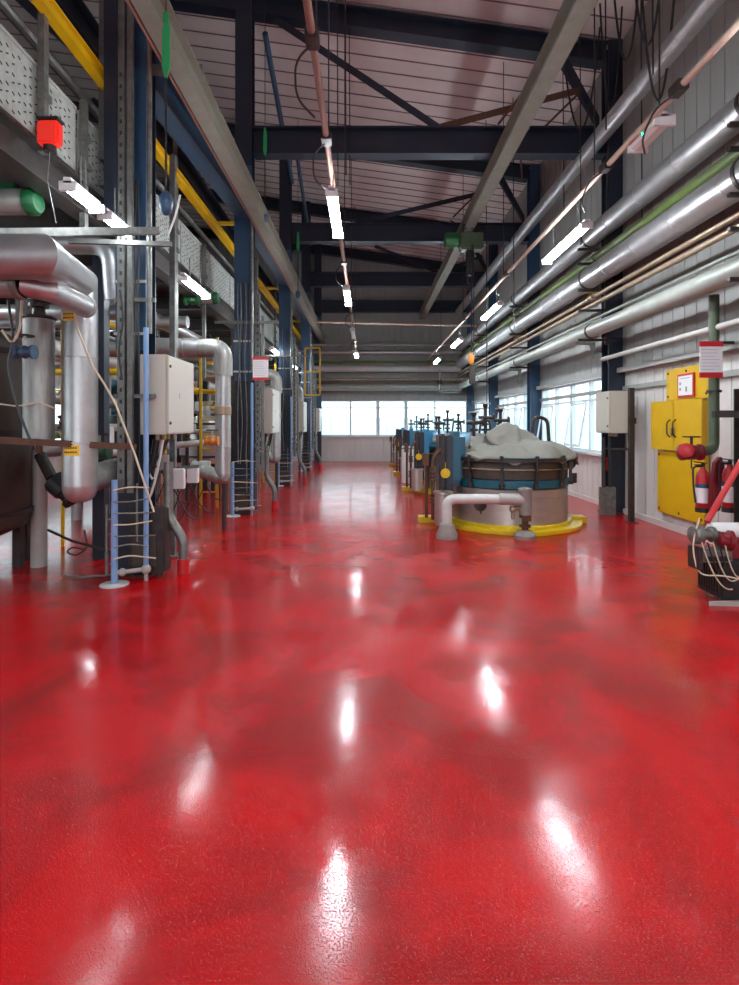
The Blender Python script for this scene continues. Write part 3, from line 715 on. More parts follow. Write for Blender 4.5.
for i in range(4):
    Y = frames[i]; cx = cxs[i]; w_ = ords[i]
    # galvanised strut stack with cable channel
    if i == 0:
        sx0, sy = -2.53, 5.62
    else:
        sx0, sy = cx + .24, Y - .05
    t = thing('strut_channel', (sx0, sy, 0.9), 'tall galvanised strut channels beside the %s left column' % w_, 'strut', 'galvanised strut channels')
    m_ = MB()
    for dx, ww in ((0, .075), (.09, .05)):
        x = sx0 + dx
        m_.prism([(-ww / 2, 0), (ww / 2, 0), (ww / 2, .05), (ww / 2 - .012, .05), (ww / 2 - .012, .012), (-ww / 2 + .012, .012), (-ww / 2 + .012, .05), (-ww / 2, .05)], (x, sy, .9 if i == 0 else .75), (1, 0, 0), (0, 1, 0), (0, 0, (3.75 if dx else 4.15) - .9 if i else (6.9 if not dx else 6.0) - .9))
    ch_ = m_.build('channel', 'galv', t, False)
    m_ = MB()
    z = 1.1
    while z < (5.3 if i == 0 else 3.7):
        m_.box(sx0 - .012, sx0 + .012, sy - .002, sy, z, z + .04); z += .12
    inlay(ch_, m_, 'seam')
    # brackets clamp to column
    m_ = MB()
    for z in (1.9, 2.9, 3.6): m_.bar((sx0 - .1, sy + .07, z), (cx + .26 if i else cx + .3, sy + .07, z), .04, .04)
    m_.build('cross_strut', 'galv', t, False)
    # tall dark conduit post, right of strut
    xx = -2.26 if i == 0 else cx + .19
    yy = 5.68 if i == 0 else Y - .3
    o = MB().tube([(xx, yy, 2.55), (xx, yy, 5.4 if i else 6.4)], .028, 10).build('conduit_post', 'galv')
    tag(o, 'grey vertical conduit above the light blue riser at the %s left column' % w_, 'conduit', 'vertical grey conduits')
    # control cabinet
    if i == 0: cabinet(-2.38, -2.10, 5.72, 6.62 - .85 + .8, 1.5, 2.34, 'beige control cabinet hanging on the nearest left column', 'beige cabinets of the left row')
    else: cabinet(cx + .22, cx + .22 + .2, Y + .35, Y + 1.2, 1.48 - .04 * i, 2.34 - .04 * i, 'beige control cabinet beside the %s left column' % w_, 'beige cabinets of the left row')
    # post carrying the cabinet
    px = -1.98 if i == 0 else cx + .47
    py = 6.0 if i == 0 else Y + .55
    t = thing('cable_duct', (px, py, 0), 'grey bent cable duct rising from a red floor stub near the %s left column' % w_, 'duct', 'grey cable ducts')
    x_ = px - .06
    MB().tube(bend([(x_ - .1, py - .1, 1.2), (x_ - .1, py - .1, .62), (x_ + .06, py - .1, .36), (x_ + .06, py - .1, .15)], .08), .05, 12).build('duct', 'galv', t)
    MB().cyl((x_ + .06, py - .1, 0), (x_ + .06, py - .1, .16), .065).build('floor_stub', 'red', t)
    # tall square post going up from the cabinet
    ux = P(173, 0, 6.7).x if i == 0 else cx + .05
    uy = 6.7 if i == 0 else Y + .75
    m_ = MB(); m_.bar((ux, uy, .0), (ux, uy, 4.9), .065, .065, side=(1, 0, 0)); m_.box(ux - .09, ux + .09, uy - .09, uy + .09, 0, .012)
    tag(m_.build('support_post', 'galv', None, False), 'square grey support post behind the cabinet at the %s left column' % w_, 'post', 'square support posts')
    # blue guard rack
    lx, ly = (-2.53, 5.48) if i == 0 else (cx - .12, Y - .45)
    rx, ry = (-2.27, 5.62) if i == 0 else (cx + .2, Y - .35)
    h1 = 1.05 if i == 0 else .95; h2 = 2.6 if i == 0 else 2.35
    t = thing('pipe_rack', (lx, ly, 0), 'light blue pipe rack with wire rungs in front of the %s left column' % w_, 'rack', 'light blue pipe racks')
    MB().tube([(lx, ly, .02), (lx, ly, h1)], .032, 12).build('short_post', 'blue_pipe', t)
    MB().tube([(rx, ry, .12), (rx, ry, h2)], .026, 12).build('riser_pipe', 'blue_pipe', t)
    m_ = MB(); m_.lathe([(.14, 0), (.14, .01), (.04, .02)], (lx, ly, 0), (0, 0, 1), 12); m_.build('base_plate', 'white_pipe', t)
    m_ = MB(); m_.tube([(lx + .02, ly, .12), (rx, ry, .12)], .024, 10); m_.ball((rx, ry, .12), .05); m_.ball((lx + .07, ly + .02, .12), .04); m_.cyl((rx, ry, 0), (rx, ry, .12), .02)
    m_.build('bottom_rail', 'pvc', t)
    for k_ in range(7 if i < 2 else 6):
        z = .26 + k_ * .115
        q = [(lx, ly - .03, z), ((lx + rx) / 2, (ly + ry) / 2 - .04 + random.uniform(-.02, .02), z + random.uniform(-.02, .03)), (rx + random.uniform(.03, .12), ry - .03, z + random.uniform(-.03, .02))]
        MB().tube(bend(q, .1), .008, 6).build('rung', 'galv' if k_ % 3 else 'cream_rope', t)
    m_ = MB(); m_.box(lx - .09, lx - .07, ly, ly + .02, .1, .8); m_.box(rx - .1, rx - .085, ry - .01, ry + .01, .4, 1.0)
    for z in (.2, .35, .5, .65): m_.box(lx - .09, lx, ly + .004, ly + .014, z, z + .008)
    m_.build('side_wire', 'galv', t, False)
    # dark junction cabinet at column foot
    t = thing('junction_cabinet', (cx, Y - .25, 0), 'dark metal junction cabinet at the foot of the %s left column' % w_, 'cabinet', 'dark cabinets at column feet')
    if i == 0:
        MB().box(-2.5, -2.12, 5.72, 5.92, .05, .72).build('body', 'dark', t, False, .01); MB().box(-2.45, -2.2, 5.705, 5.72, .12, .45).build('cover', 'brown', t, False, .004)
        m_ = MB(); m_.box(-2.48, -2.44, 5.74, 5.78, 0, .05); m_.box(-2.2, -2.16, 5.74, 5.78, 0, .05); m_.build('foot', 'dark', t, False)
    else:
        MB().box(cx - .13, cx + .15, Y - .3, Y - .17, .0, .62).build('body', 'dark', t, False, .01); MB().box(cx - .1, cx + .12, Y - .315, Y - .3, .1, .4).build('cover', 'brown', t, False, .004)
    # pipe clamp band around column / white straps
    o = MB()
    for z in (2.55, 3.1): o.box(cx - .17, cx + .17, Y - .185, Y - .165, z, z + .03)
    tag(o.build('strap_bands', 'white_pipe', None, False), 'two thin white bands across the face of the %s left column' % w_, 'strap', 'white column bands')
    # cable bundle
    t = thing('cable_bundle', (cx, Y, 1.0), 'tangle of dark cables looping down by the %s left column' % w_, 'cable', 'cable bundles')
    bx = -2.25 if i == 0 else cx + .3; by = 6.0 if i == 0 else Y + .5
    for k_ in range(13):
        a_ = Vector((bx + random.uniform(-.1, .1), by + random.uniform(-.25, .4), 1.44)); b_ = Vector((bx - .2 + random.uniform(-.1, .1), by - .1 + random.uniform(-.1, .1), 1.1 + random.uniform(-.2, .4)))
        cable_u(a_, b_, random.uniform(.15, .4), random.choice((.010, .013, .017)), random.choice(('black', 'black', 'dark', 'black', 'white_cable')), t)
    for k_ in range(5):
        x = cx - .08 + k_ * .05
        pts = [Vector((x + noise.noise(Vector((k_, z * .9, i))) * .05, Y - .2 - .012 * k_, z)) for z in [0.9 + q * .25 for q in range(14)]]
        MB().tube(pts, .010, 6).build('cable', random.choice(('black', 'dark', 'galv')), t)
    # white arms
    m_ = MB(); zz = 3.45
    m_.bar((cx - .5 if i else -3.0, Y - .2 if i else 5.5, zz), (-1.6 if i else -2.0, Y - .2 if i else 5.6, zz), .045, .045)
    o = m_.build('cross_bar', 'galv', None, False)
    tag(o, 'horizontal galvanised arm crossing the %s left column at lamp height' % w_, 'strut', 'horizontal galvanised arms')

# cream rope from the near pipe down to the rack
a_ = P(72, 295, 4.9); b_ = P(105, 385, 5.2); c_ = P(150, 500, 5.4)
tag(MB().tube([a_, P(78, 330, 4.95), P(92, 365, 5.05), b_, P(116, 405, 5.2), P(135, 455, 5.3), c_, P(154, 512, 5.4)], .010, 7).build('cream_cord', 'cream_rope'), 'cream cord slanting from the big silver pipe down to the blue rack', 'cord')
tag(MB().tube([P(0, 404, 5.0), P(15, 406, 5.0), P(27, 405, 5.0), P(40, 402, 5.0), P(56, 409, 5.0)], .007, 6).build('cream_cord', 'cream_rope'), 'thin cream cord wrapped level round the stained upright cylinder', 'cord')
tag(MB().tube([P(58, 396, 6.4), P(68, 382, 6.4)], .012, 6).build('thin_rod', 'cream_rope'), 'short cream rod slanting between the two silver uprights', 'rod')

# notice on second blue riser
def notice(c, w, h, label, thick=.012, normal='-y', band=.045, rx=0):
    t = thing('notice_board', c, label, 'sign', 'red edged notices')
    x, y, z = c
    pn_ = MB().box(x - w / 2, x + w / 2, y, y + thick, z, z + h).build('panel', 'paper', t, False)
    m_ = MB(); m_.box(x - w / 2 - .004, x + w / 2 + .004, y - .003, y + thick + .003, z - .004, z + band); m_.box(x - w / 2 - .004, x + w / 2 + .004, y - .003, y + thick + .003, z + h - band, z + h + .004)
    m_.build('red_band', 'sign_red', t, False)
    m_ = MB(); n = 7
    for k_ in range(n):
        zz = z + band + (h - 2 * band) * (k_ + .8) / (n + .8); l = random.uniform(.55, .85) * w
        m_.box(x - w * .42, x - w * .42 + l, y - .0015, y - .0003, zz, zz + .004)
    inlay(pn_, m_, 'ink')
    return t
p = P(260.5, 380, 9.55)
nb = notice((p.x, p.y, p.z), .27, .40, 'white notice with red edges on the light blue riser at the second left column', normal='-y')

# ------------------------------------------------------------------ near left pipework
def label_patch(parent, c, axis_r, ang0, ang1, z0, z1):
    """thin curved amber label on an upright pipe centred at c"""
    vs = []; fs = []; n = 8
    for k_ in range(n + 1):
        a = ang0 + (ang1 - ang0) * k_ / n
        for z in (z0, z1):
            for r in (axis_r + .0015, axis_r + .004): vs.append((c[0] + r * math.cos(a), c[1] + r * math.sin(a), z))
    for k_ in range(n):
        o = k_ * 4; q = o + 4
        fs += [(o, q, q + 2, o + 2), (o + 1, o + 3, q + 3, q + 1), (o, o + 1, q + 1, q), (o + 2, q + 2, q + 3, o + 3)]
    fs += [(0, 2, 3, 1), (n * 4, n * 4 + 1, n * 4 + 3, n * 4 + 2)]
    lab = MB().add(vs, fs).build('warning_label', 'yellow_label', parent, label='amber warning label')
    m_ = MB()
    for r_i in range(2):
        zz = z0 + (z1 - z0) * (.25 + .4 * r_i)
        for k_ in range(6):
            a = ang0 + (ang1 - ang0) * (.1 + .8 * k_ / 6); a2 = a + (ang1 - ang0) * .09
            q = []
            for aa in (a, a2):
                for z in (zz, zz + (z1 - z0) * .17):
                    for r in (axis_r + .004, axis_r + .0055): q.append((c[0] + r * math.cos(aa), c[1] + r * math.sin(aa), z))
            m_.add(q, [(0, 1, 3, 2), (4, 6, 7, 5), (0, 4, 5, 1), (2, 3, 7, 6), (0, 2, 6, 4), (1, 5, 7, 3)])
    inlay(lab, m_, 'brown')
R1 = .158
a0 = P(-60, 257, 3.95); a1 = P(40, 257, 3.95); a2 = Vector((-2.68, 5.15, a1.z - .1)); a3 = Vector((-2.78, 5.3, EYE - (285 - 425) * 5.3 / F))
dwn = Vector((-2.78, 5.3, 1.02))
t = thing('lagged_elbow_pipe', (-2.78, 5.3, .9), 'big silver lagged pipe running in from the left then dropping down, nearest the camera', 'pipe')
m_ = MB(); m_.tube([a0, a1, a1.lerp(Vector((-2.78, 5.3, 2.98)), .12)], R1 + .002, 28); m_.build('horizontal_run', 'alu', t)
m_ = MB(); m_.tube([a1.lerp(Vector((-2.78, 5.3, 2.98)), .1), (-2.78, 5.3, 2.98), (-2.78, 5.3, 2.7)], R1 - .003, 28); m_.build('elbow_run', 'alu', t)
m_ = MB(); m_.tube([(-2.78, 5.3, 2.74), (-2.78, 5.3, 1.02)], R1, 28); collars(m_, (-2.78, 5.3, 1.02), (-2.78, 5.3, 2.7), R1, .82, .02, .004, 28)
m_.lathe([(R1, 0), (R1 * .96, -.06), (R1 * .8, -.12), (R1 * .5, -.16), (.01, -.175)], (-2.78, 5.3, 1.02), (0, 0, 1), 28); m_.build('down_run', 'alu', t)
m_ = MB(); m_.tube([(-2.76, 5.36, 1.05), (-2.72, 5.75, 1.1), (-2.7, 6.3, 1.12)], R1 * .85, 22); m_.build('rear_branch', 'alu_worn', t)
label_patch(t, (-2.78, 5.3), R1, -PI / 2 - .65, -PI / 2 + .25, 2.58, 2.67)
label_patch(t, (-2.78, 5.3), R1, -PI / 2 - .55, -PI / 2 + .45, 1.31, 1.41)
# amber label on the sloping run
d_ = P(79, 263, 4.7)
# second smaller pipe
t = thing('lagged_branch_pipe', (-2.9, 4.2, 2.5), 'smaller silver lagged pipe tucked under the big one at the near left edge', 'pipe')
b0, b1, b2, b3 = P(-60, 284, 4.15), P(24, 284, 4.15), P(50, 290, 4.25), P(84, 306, 4.9)
MB().tube([b0, b1], .105, 24).build('first_run', 'alu_worn', t)
MB().tube([b1 + Vector((-.03, 0, 0)), b2, b3], .092, 24).build('second_run', 'alu', t)
m_ = MB(); dd = (b3 - b2).normalized(); m_.lathe([(.1, 0), (.1, .06), (.06, .1), (.02, .12)], b3 - dd * .02, dd, 20); m_.build('end_cap', 'alu_worn', t)
m_ = MB(); m_.lathe([(.11, 0), (.122, .01), (.122, .05), (.11, .06)], b1 - Vector((.06, 0, 0)), (1, 0, 0), 24); m_.build('joint_band', 'galv', t)
# pipe behind
t = thing('lagged_rear_pipe', (-3.2, 6.4, 3.6), 'silver lagged pipe with elbow behind the big near pipe, under the first lights', 'pipe')
MB().tube(bend([P(40, 243, 6.2), P(112, 243, 6.2), P(116, 300, 6.3)], .25), .125, 24).build('pipe', 'alu', t)
# stained upright cylinder
c = P(39, 400, 5.2)
t = thing('lagged_upright', (c.x, 5.2, .9), 'stained silver lagged upright cylinder at the near left, left of the big pipe', 'pipe')
z1 = P(0, 320, 5.2).z; z0 = P(0, 440, 5.2).z
MB().tube([(c.x, 5.2, z0), (c.x, 5.2, z1)], .135, 26).build('cladding', 'alu_worn', t)
m_ = MB(); m_.lathe([(.14, 0), (.15, .01), (.15, .03), (.06, .04), (.05, .12), (.09, .12), (.09, .15), (.0, .16)], (c.x, 5.2, z1), (0, 0, 1), 20); m_.build('top_flange', 'dark', t)
m_ = MB(); m_.lathe([(.05, 0), (.08, .0), (.08, -.03), (.03, -.04), (.03, -.12)], (c.x, 5.2, z0 - .0), (0, 0, 1), 16); m_.build('bottom_flange', 'rust', t)
# grey downpipe to the floor
Yp = 6.2
t = thing('down_pipe', (P(39, 563, Yp).x, Yp, 0), 'light grey plastic down pipe with top elbow standing on the red floor at far left', 'pipe')
x = P(39, 0, Yp).x; zt = P(0, 450, Yp).z
MB().tube(bend([(x, Yp, 0), (x, Yp, zt), (x + .36, Yp + .3, zt + .02)], .12), .085, 20).build('pipe', 'pvc', t)
MB().lathe([(.085, 0), (.093, .0), (.093, .05), (.085, .05)], (x, Yp, zt - .2), (0, 0, 1), 20).build('socket', 'pvc', t)
# brown vessel at the left edge
def vessel(x, y, r, z0, z1, m, label, group, legs=True, band='dark'):
    t = thing('process_vessel', (x, y, 0), label, 'vessel', group)
    m_ = MB(); m_.lathe([(.1, z0 - r * .35), (r * .6, z0 - r * .22), (r * .93, z0 - .04), (r, z0 + .05), (r, z1 - .05), (r * .93, z1 + .05), (r * .6, z1 + r * .25), (.1, z1 + r * .32)], (x, y, 0), (0, 0, 1), 36); m_.build('shell', m, t)
    m_ = MB()
    for z in (z0 + .1, (z0 + z1) / 2, z1 - .1): m_.lathe([(r, 0), (r + .02, .0), (r + .02, .05), (r, .05)], (x, y, z), (0, 0, 1), 36)
    m_.build('hoop', band, t)
    if legs:
        for k_ in range(4):
            a = PI / 4 + k_ * PI / 2
            MB().bar((x + r * .8 * math.cos(a), y + r * .8 * math.sin(a), 0), (x + r * .8 * math.cos(a), y + r * .8 * math.sin(a), z0 + .1), .09).build('leg', 'dark', t, False)
    m_ = MB(); m_.cyl((x, y, z1 + r * .3), (x, y, z1 + r * .3 + .3), .09); m_.cyl((x, y, z1 + r * .3 + .3), (x, y, z1 + r * .3 + .36), .15); m_.build('top_nozzle', 'steel', t)
    return t
LG = 'vessels under the platform'
vessel(-4.28, 5.85, .60, .55, 2.45, 'brown', 'brown stained vessel at the very left edge of the photo', LG)
vessel(-5.6, 7.6, .8, .8, 2.3, 'alu_worn', 'stained silver vessel under the platform behind the near left pipes', LG)
vessel(-5.4, 11.6, .8, .8, 2.3, 'teal', 'teal vessel under the platform between the second and third columns', LG)
vessel(-5.4, 15.8, .8, .8, 2.3, 'brown', 'brown vessel deep under the platform beyond the third column', LG)
vessel(-4.0, 9.4, .42, .7, 1.7, 'dark', 'small dark vessel behind the orange valve', LG)
vessel(-4.0, 13.6, .42, .7, 1.7, 'steel', 'small steel vessel behind the third left column', LG)
vessel(-4.0, 18.2, .42, .7, 1.7, 'steel', 'small steel vessel behind the fourth left column', LG)
# dark pump motor with fallen hose
c = P(70, 510, 5.9)
t = thing('pump_motor', c, 'black pump motor hanging at a slant below the big silver pipe', 'motor')
m_ = MB(); ax = (Vector((.22, 0, -.2))).normalized(); st = P(52, 478, 5.9)
m_.lathe([(.05, 0), (.11, .02), (.12, .05), (.12, .2), (.10, .22), (.10, .28), (.13, .3), (.13, .34), (.07, .36)], st, ax, 18)
for k_ in range(10):
    a = 2 * PI * k_ / 10
    u = ax.cross(Vector((0, 1, 0))).normalized(); w_ = ax.cross(u); q = st + (u * math.cos(a) + w_ * math.sin(a)) * .12
    m_.bar(q + ax * .05, q + ax * .2, .012)
m_.build('motor_body', 'black', t)
MB().tube([P(40, 455, 6.0), P(52, 478, 5.9)], .06, 10).build('mounting', 'dark', t)
MB().tube(bend([P(84, 530, 5.85), P(88, 548, 5.8), P(76, 556, 5.8), P(66, 552, 5.8), P(72, 547, 5.8), P(86, 550, 5.8)], .1), .009, 6).build('hose', 'black', t)
tag(MB().tube([P(48, 530, 5.9), P(72, 541, 5.75), P(112, 552, 5.6)], .014, 6).build('floor_hose', 'dark'), 'thin dark hose sloping behind the rack toward the big silver pipe', 'hose')
# dark steel posts near left
for i, (x, Y, zt, m, w2, lb) in enumerate(((101, 6.6, 3.9, 'navy', .14, 'behind the big silver down pipe'), (25, 6.5, 3.9, 'dark', .14, 'left of the light grey down pipe'), (235, 12.0, 3.9, 'dark', .14, 'behind the second column'), (205, 14.0, 3.9, 'navy', .14, 'further back under the platform'))):
    xx = P(x, 0, Y).x
    o = MB().bar((xx, Y, 0), (xx, Y, zt), w2, w2, side=(1, 0, 0)).build('steel_post', m, None, False)
    tag(o, 'upright steel platform leg, %s' % lb, 'post', 'platform legs')
# beam-like ledge across near left at knee of brown vessel
tag(MB().bar((-3.7, 4.62, 1.5), (-2.3, 5.45, 1.38), .05, .06).build('cross_rail', 'rust', None, False), 'rusty rail passing in front of the upright cylinder at the near left', 'rail')
tag(MB().bar((-3.3, 4.35, 3.12), (-2.1, 5.4 + .1, 3.55), .06, .07).build('upper_cross_rail', 'galv', None, False), 'grey rail just above the big silver pipe', 'rail')

# second-bay elbow pipes (repeat along the row)
EG = 'silver elbow pipes between the left columns'
for i, (Y, xv) in enumerate(((8.4, 223), (13.0, 276), (17.6, 299))):
    xp = P(xv, 0, Y).x
    t = thing('lagged_drop_pipe', (xp, Y, .5), 'silver lagged elbow pipe dropping down beyond the %s left column' % ords[i], 'pipe', EG)
    m_ = MB(); zt = 2.78
    m_.tube([(xp - 2.6, Y - .2, zt), (xp - .38, Y, zt)], .15, 22); collars(m_, (xp - 2.6, Y - .2, zt), (xp - .38, Y, zt), .15, .8, seg=22); m_.build('horizontal_run', 'alu', t)
    MB().tube(bend([(xp - .40, Y, zt), (xp, Y, zt), (xp, Y, zt - .42)], .22), .145, 22).build('elbow', 'alu_worn', t)
    m_ = MB(); m_.tube([(xp, Y, zt - .38), (xp, Y, .85)], .115, 20); collars(m_, (xp, Y, .85), (xp, Y, zt - .4), .115, .55, seg=20); m_.build('down_run', 'alu', t)
    m_ = MB(); m_.lathe([(.118, 0), (.126, .01), (.126, .13), (.118, .14)], (xp, Y, 1.75), (0, 0, 1), 20); m_.build('copper_band', 'brass_pipe', t)
    MB().tube(bend([(xp, Y, .9), (xp, Y, .78), (xp - .5, Y + .1, .95)], .1), .11, 20).build('foot_elbow', 'alu_worn', t)
    MB().tube([(xp + .02, Y, .7), (xp + .02, Y, 0)], .035, 10).build('stand', 'dark', t)
# horizontal background pipe racks under the platform
BG = 'background pipes under the platform'
bgp = [(-3.5, 3.35, .11, 'alu', 'silver'), (-3.7, 3.05, .05, 'yellow', 'yellow'), (-4.3, 2.65, .12, 'white_pipe', 'pale'), (-3.6, 2.35, .04, 'yellow', 'slim yellow'), (-4.6, 2.0, .1, 'alu', 'lower silver'),
       (-3.4, 2.75, .03, 'galv', 'thin grey'), (-3.3, 1.25, .06, 'pvc', 'low grey'), (-4.5, 1.45, .05, 'green_pipe', 'olive green'), (-3.9, 3.55, .07, 'green_pipe', 'high green')]
for i, (x, z, r, m, lb) in enumerate(bgp):
    mb = MB(); mb.tube([(x, 6.9, z), (x, 23, z)], r, 14)
    if r > .09: collars(mb, (x, 6.9, z), (x, 23, z), r, 1.2, seg=14)
    tag(mb.build('background_pipe', m), '%s pipe running lengthwise under the platform' % lb, 'pipe', BG)
cn = 0
for Y in (7.0, 9.0, 11.2, 13.4, 15.6, 18.0, 20.4):
    for z, r, m, lb in ((random.uniform(2.9, 3.3), .1, 'alu', 'silver'), (random.uniform(2.0, 2.6), .045, 'yellow', 'yellow'), (random.uniform(1.4, 1.9), .05, 'pvc', 'grey')):
        o = MB().tube([(-8.5, Y + cn % 3 * .2, z), (-2.95, Y + cn % 3 * .2, z)], r, 12).build('cross_pipe', m)
        tag(o, '%s crosswise pipe under the platform, bay row %s from the camera' % (lb, ['one', 'two', 'three', 'four', 'five', 'six', 'seven'][cn // 3]), 'pipe', 'crosswise pipes under the platform'); cn += 1
# yellow ladders
for i, (x, Y) in enumerate(((209, 10.6), (412 - 132, 15.2))):
    xx = P(x, 0, Y).x - (.0 if i == 0 else .3); t = thing('access_ladder', (xx, Y, 0), 'yellow access ladder under the platform, %s' % ['seen beside the silver drop pipe', 'further back'][i], 'ladder', 'yellow ladders')
    for s in (-.16, .16): MB().bar((xx + s, Y, 0), (xx + s, Y, 3.3), .045, .03, side=(1, 0, 0)).build('side_rail', 'yellow', t, False)
    for k_ in range(11): MB().tube([(xx - .15, Y, .3 + k_ * .28), (xx + .15, Y, .3 + k_ * .28)], .014, 8).build('rung', 'yellow', t)
rc = random.Random(31)
VS = [(-5.6, 7.6, 1.1), (-5.4, 11.6, 1.1), (-5.4, 15.8, 1.1), (-4.0, 9.4, .8), (-4.0, 13.6, .8), (-4.0, 18.2, .8)]
kinds = [('galv', 'grey'), ('rust', 'rusty'), ('yellow', 'yellow'), ('alu', 'silver'), ('dark', 'dark'), ('dkgreen', 'dark green'), ('pvc', 'pale grey'), ('blue_pipe', 'light blue')]
spots_ = []
for k_ in range(34):
    for tr_ in range(200):
        x, y = rc.uniform(-5.2, -3.05), rc.uniform(7.2, 21)
        if all((x - a) ** 2 + (y - b_) ** 2 > .3 for a, b_ in spots_) and all((x - a) ** 2 + (y - b_) ** 2 > q_ ** 2 for a, b_, q_ in VS) and all(abs(y - q_) > .45 for q_ in (8.4, 13.0, 17.6)): break
    spots_.append((x, y)); m, lb = kinds[k_ % len(kinds)]; r = rc.choice((.025, .035, .05, .08))
    zt = rc.uniform(2.2, 3.7); zb = 0; sx = rc.choice((-.5, .3, -.35, .4))
    t = thing('riser_pipe', (x, y, zb), '%s upright pipe among the equipment under the platform' % lb, 'pipe', '%s upright pipes under the platform' % lb)
    MB().tube(bend([(x, y, zb), (x, y, zt), (x + sx, y + rc.uniform(-.2, .2), zt)], .1), r, 10).build('pipe', m, t)
    zf = rc.uniform(max(zb + .2, .5), zt - .3)
    MB().lathe([(r, -.09), (r + .04, -.09), (r + .04, -.06), (r + .01, -.04), (r + .03, 0), (r + .01, .04), (r + .04, .06), (r + .04, .09), (r, .09)], (x, y, zf), (0, 0, 1), 14).build('flange', rc.choice(('dark', 'rust', 'steel', 'green')), t)
    if k_ % 2:
        MB().cyl((x + r, y, zf), (x + r + .12, y, zf), .015).build('stem', 'steel', t)
        MB().lathe([(.05, 0), (.075, 0), (.075, .02), (.05, .02)], (x + r + .12, y, zf), (1, 0, 0), 14).build('hand_wheel', rc.choice(('red', 'yellow', 'dark')), t)
for k_ in range(10):
    x, y = rc.uniform(-4.6, -3.1), 7.3 + k_ * 1.35; z = rc.uniform(.9, 2.2); w2 = rc.uniform(.12, .28)
    t = thing('instrument_box', (x, y, z - w2), 'small instrument box on a stand under the platform', 'box', 'instrument boxes under the platform')
    MB().box(x - w2 / 2, x + w2 / 2, y - .07, y + .07, z - w2 * .7, z + w2 * .7).build('box_body', rc.choice(('white', 'beige', 'dark', 'blue_col')), t, False, .01)
    MB().bar((x, y + .09, 0), (x, y + .09, z + w2 * .6), .04).build('stand', 'galv', t, False)
# orange and green valves, junction boxes
def valve(c, m, label, s=1.0):
    t = thing('hand_valve', c, label, 'valve', 'valves in the left equipment')
    x, y, z = c
    MB().lathe([(.06 * s, -.12 * s), (.09 * s, -.12 * s), (.09 * s, -.09 * s), (.06 * s, -.07 * s), (.085 * s, 0), (.06 * s, .07 * s), (.09 * s, .09 * s), (.09 * s, .12 * s), (.06 * s, .12 * s)], c, (1, 0, 0), 16).build('valve_body', m, t)
    MB().cyl((x, y, z + .05 * s), (x, y, z + .2 * s), .02 * s).build('stem', 'steel', t)
    m_ = MB(); n = 16
    m_.tube([(x + .1 * s * math.cos(2 * PI * k_ / n), y + .1 * s * math.sin(2 * PI * k_ / n), z + .2 * s) for k_ in range(n + 1)], .012 * s, 6)
    m_.bar((x - .1 * s, y, z + .2 * s), (x + .1 * s, y, z + .2 * s), .012 * s); m_.bar((x, y - .1 * s, z + .2 * s), (x, y + .1 * s, z + .2 * s), .012 * s); m_.build('hand_wheel', 'dark', t)
valve(tuple(P(212, 441, 8.0)), 'orange', 'orange valve left of the silver drop pipe beyond the cabinet', .8)
valve(tuple(P(99, 452, 6.2)), 'green', 'green valve right of the big silver down pipe')
valve(tuple(P(25, 352, 4.75)), 'blue_col', 'small blue grey valve on the stained upright cylinder', .7)
valve(tuple(P(192, 300, 9.0)), 'green', 'green valve high under the platform beyond the near cabinet')
valve(tuple(P(185, 405, 8.4)), 'dark', 'dark valve behind the near beige cabinet')
valve(tuple(P(245, 462, 12.5)), 'steel', 'steel valve low behind the second column')
for i, (x, y, Y, s) in enumerate(((178, 478, 6.6, .16), (193, 474, 7.0, .14), (205, 468, 8.6, .16), (165, 462, 6.7, .12))):
    c = P(x, y, Y); t = thing('junction_box', c, 'small white junction box with cables below the near cabinet, %s' % ['lowest', 'middle', 'far', 'upper left'][i], 'box', 'white junction boxes')
    MB().box(c.x - s / 2, c.x + s / 2, c.y - .04, c.y + .04, c.z - s * .8, c.z + s * .7).build('box_body', 'white', t, False, .008)
    m_ = MB()
    for k_ in (-1, 0, 1): m_.cyl((c.x + k_ * s * .28, c.y, c.z - s * .8 - .04), (c.x + k_ * s * .28, c.y, c.z - s * .8), .013)
    m_.build('cable_gland', 'dark', t)
    m_ = MB(); m_.tube(sag((c.x - .03, c.y, c.z - s * .8 - .03), (c.x + .25, c.y + .1, max(.05, c.z - .5)), .12, 10), .009, 6); m_.tube(sag((c.x + .03, c.y, c.z - s * .8 - .03), (c.x - .22, c.y + .1, max(.03, c.z - .62)), .06, 10), .008, 6); m_.build('cable', 'black', t)
# support under junction boxes
tag(MB().bar(P(158, 470, 6.75), P(200, 466, 6.75), .05, .04).build('box_rail', 'galv', None, False), 'short galvanised rail holding the white junction boxes', 'rail')
# green motors at platform height near left
for i, (x, y, Y, s) in enumerate(((14, 202, 5.0, .95), (207, 298, 9.2, .8), (246, 330, 14.0, 1.1))):
    c = P(x, y, Y); t = thing('green_motor', c, 'green electric motor slung under the platform, %s' % ords[i], 'motor', 'green motors')
    m_ = MB(); m_.lathe([(.05 * s, -.22 * s), (.1 * s, -.2 * s), (.12 * s, -.16 * s), (.12 * s, .1 * s), (.1 * s, .13 * s)], c, (1, 0, 0), 20); m_.build('motor_body', 'grey_pipe', t)
    MB().lathe([(.1 * s, .13 * s), (.13 * s, .14 * s), (.13 * s, .2 * s), (.10 * s, .24 * s), (.0, .25 * s)], c, (1, 0, 0), 20).build('fan_cowl', 'green', t)
    MB().box(c.x - .12, c.x + .04, c.y - .06, c.y + .06, c.z + .10 * s, c.z + .17 * s).build('terminal_box', 'green', t, False, .01)
    MB().tube([(c.x - .05, c.y, c.z + .19), (c.x - .05, c.y, 3.72)], .012, 6).build('hanger', 'dark', t)
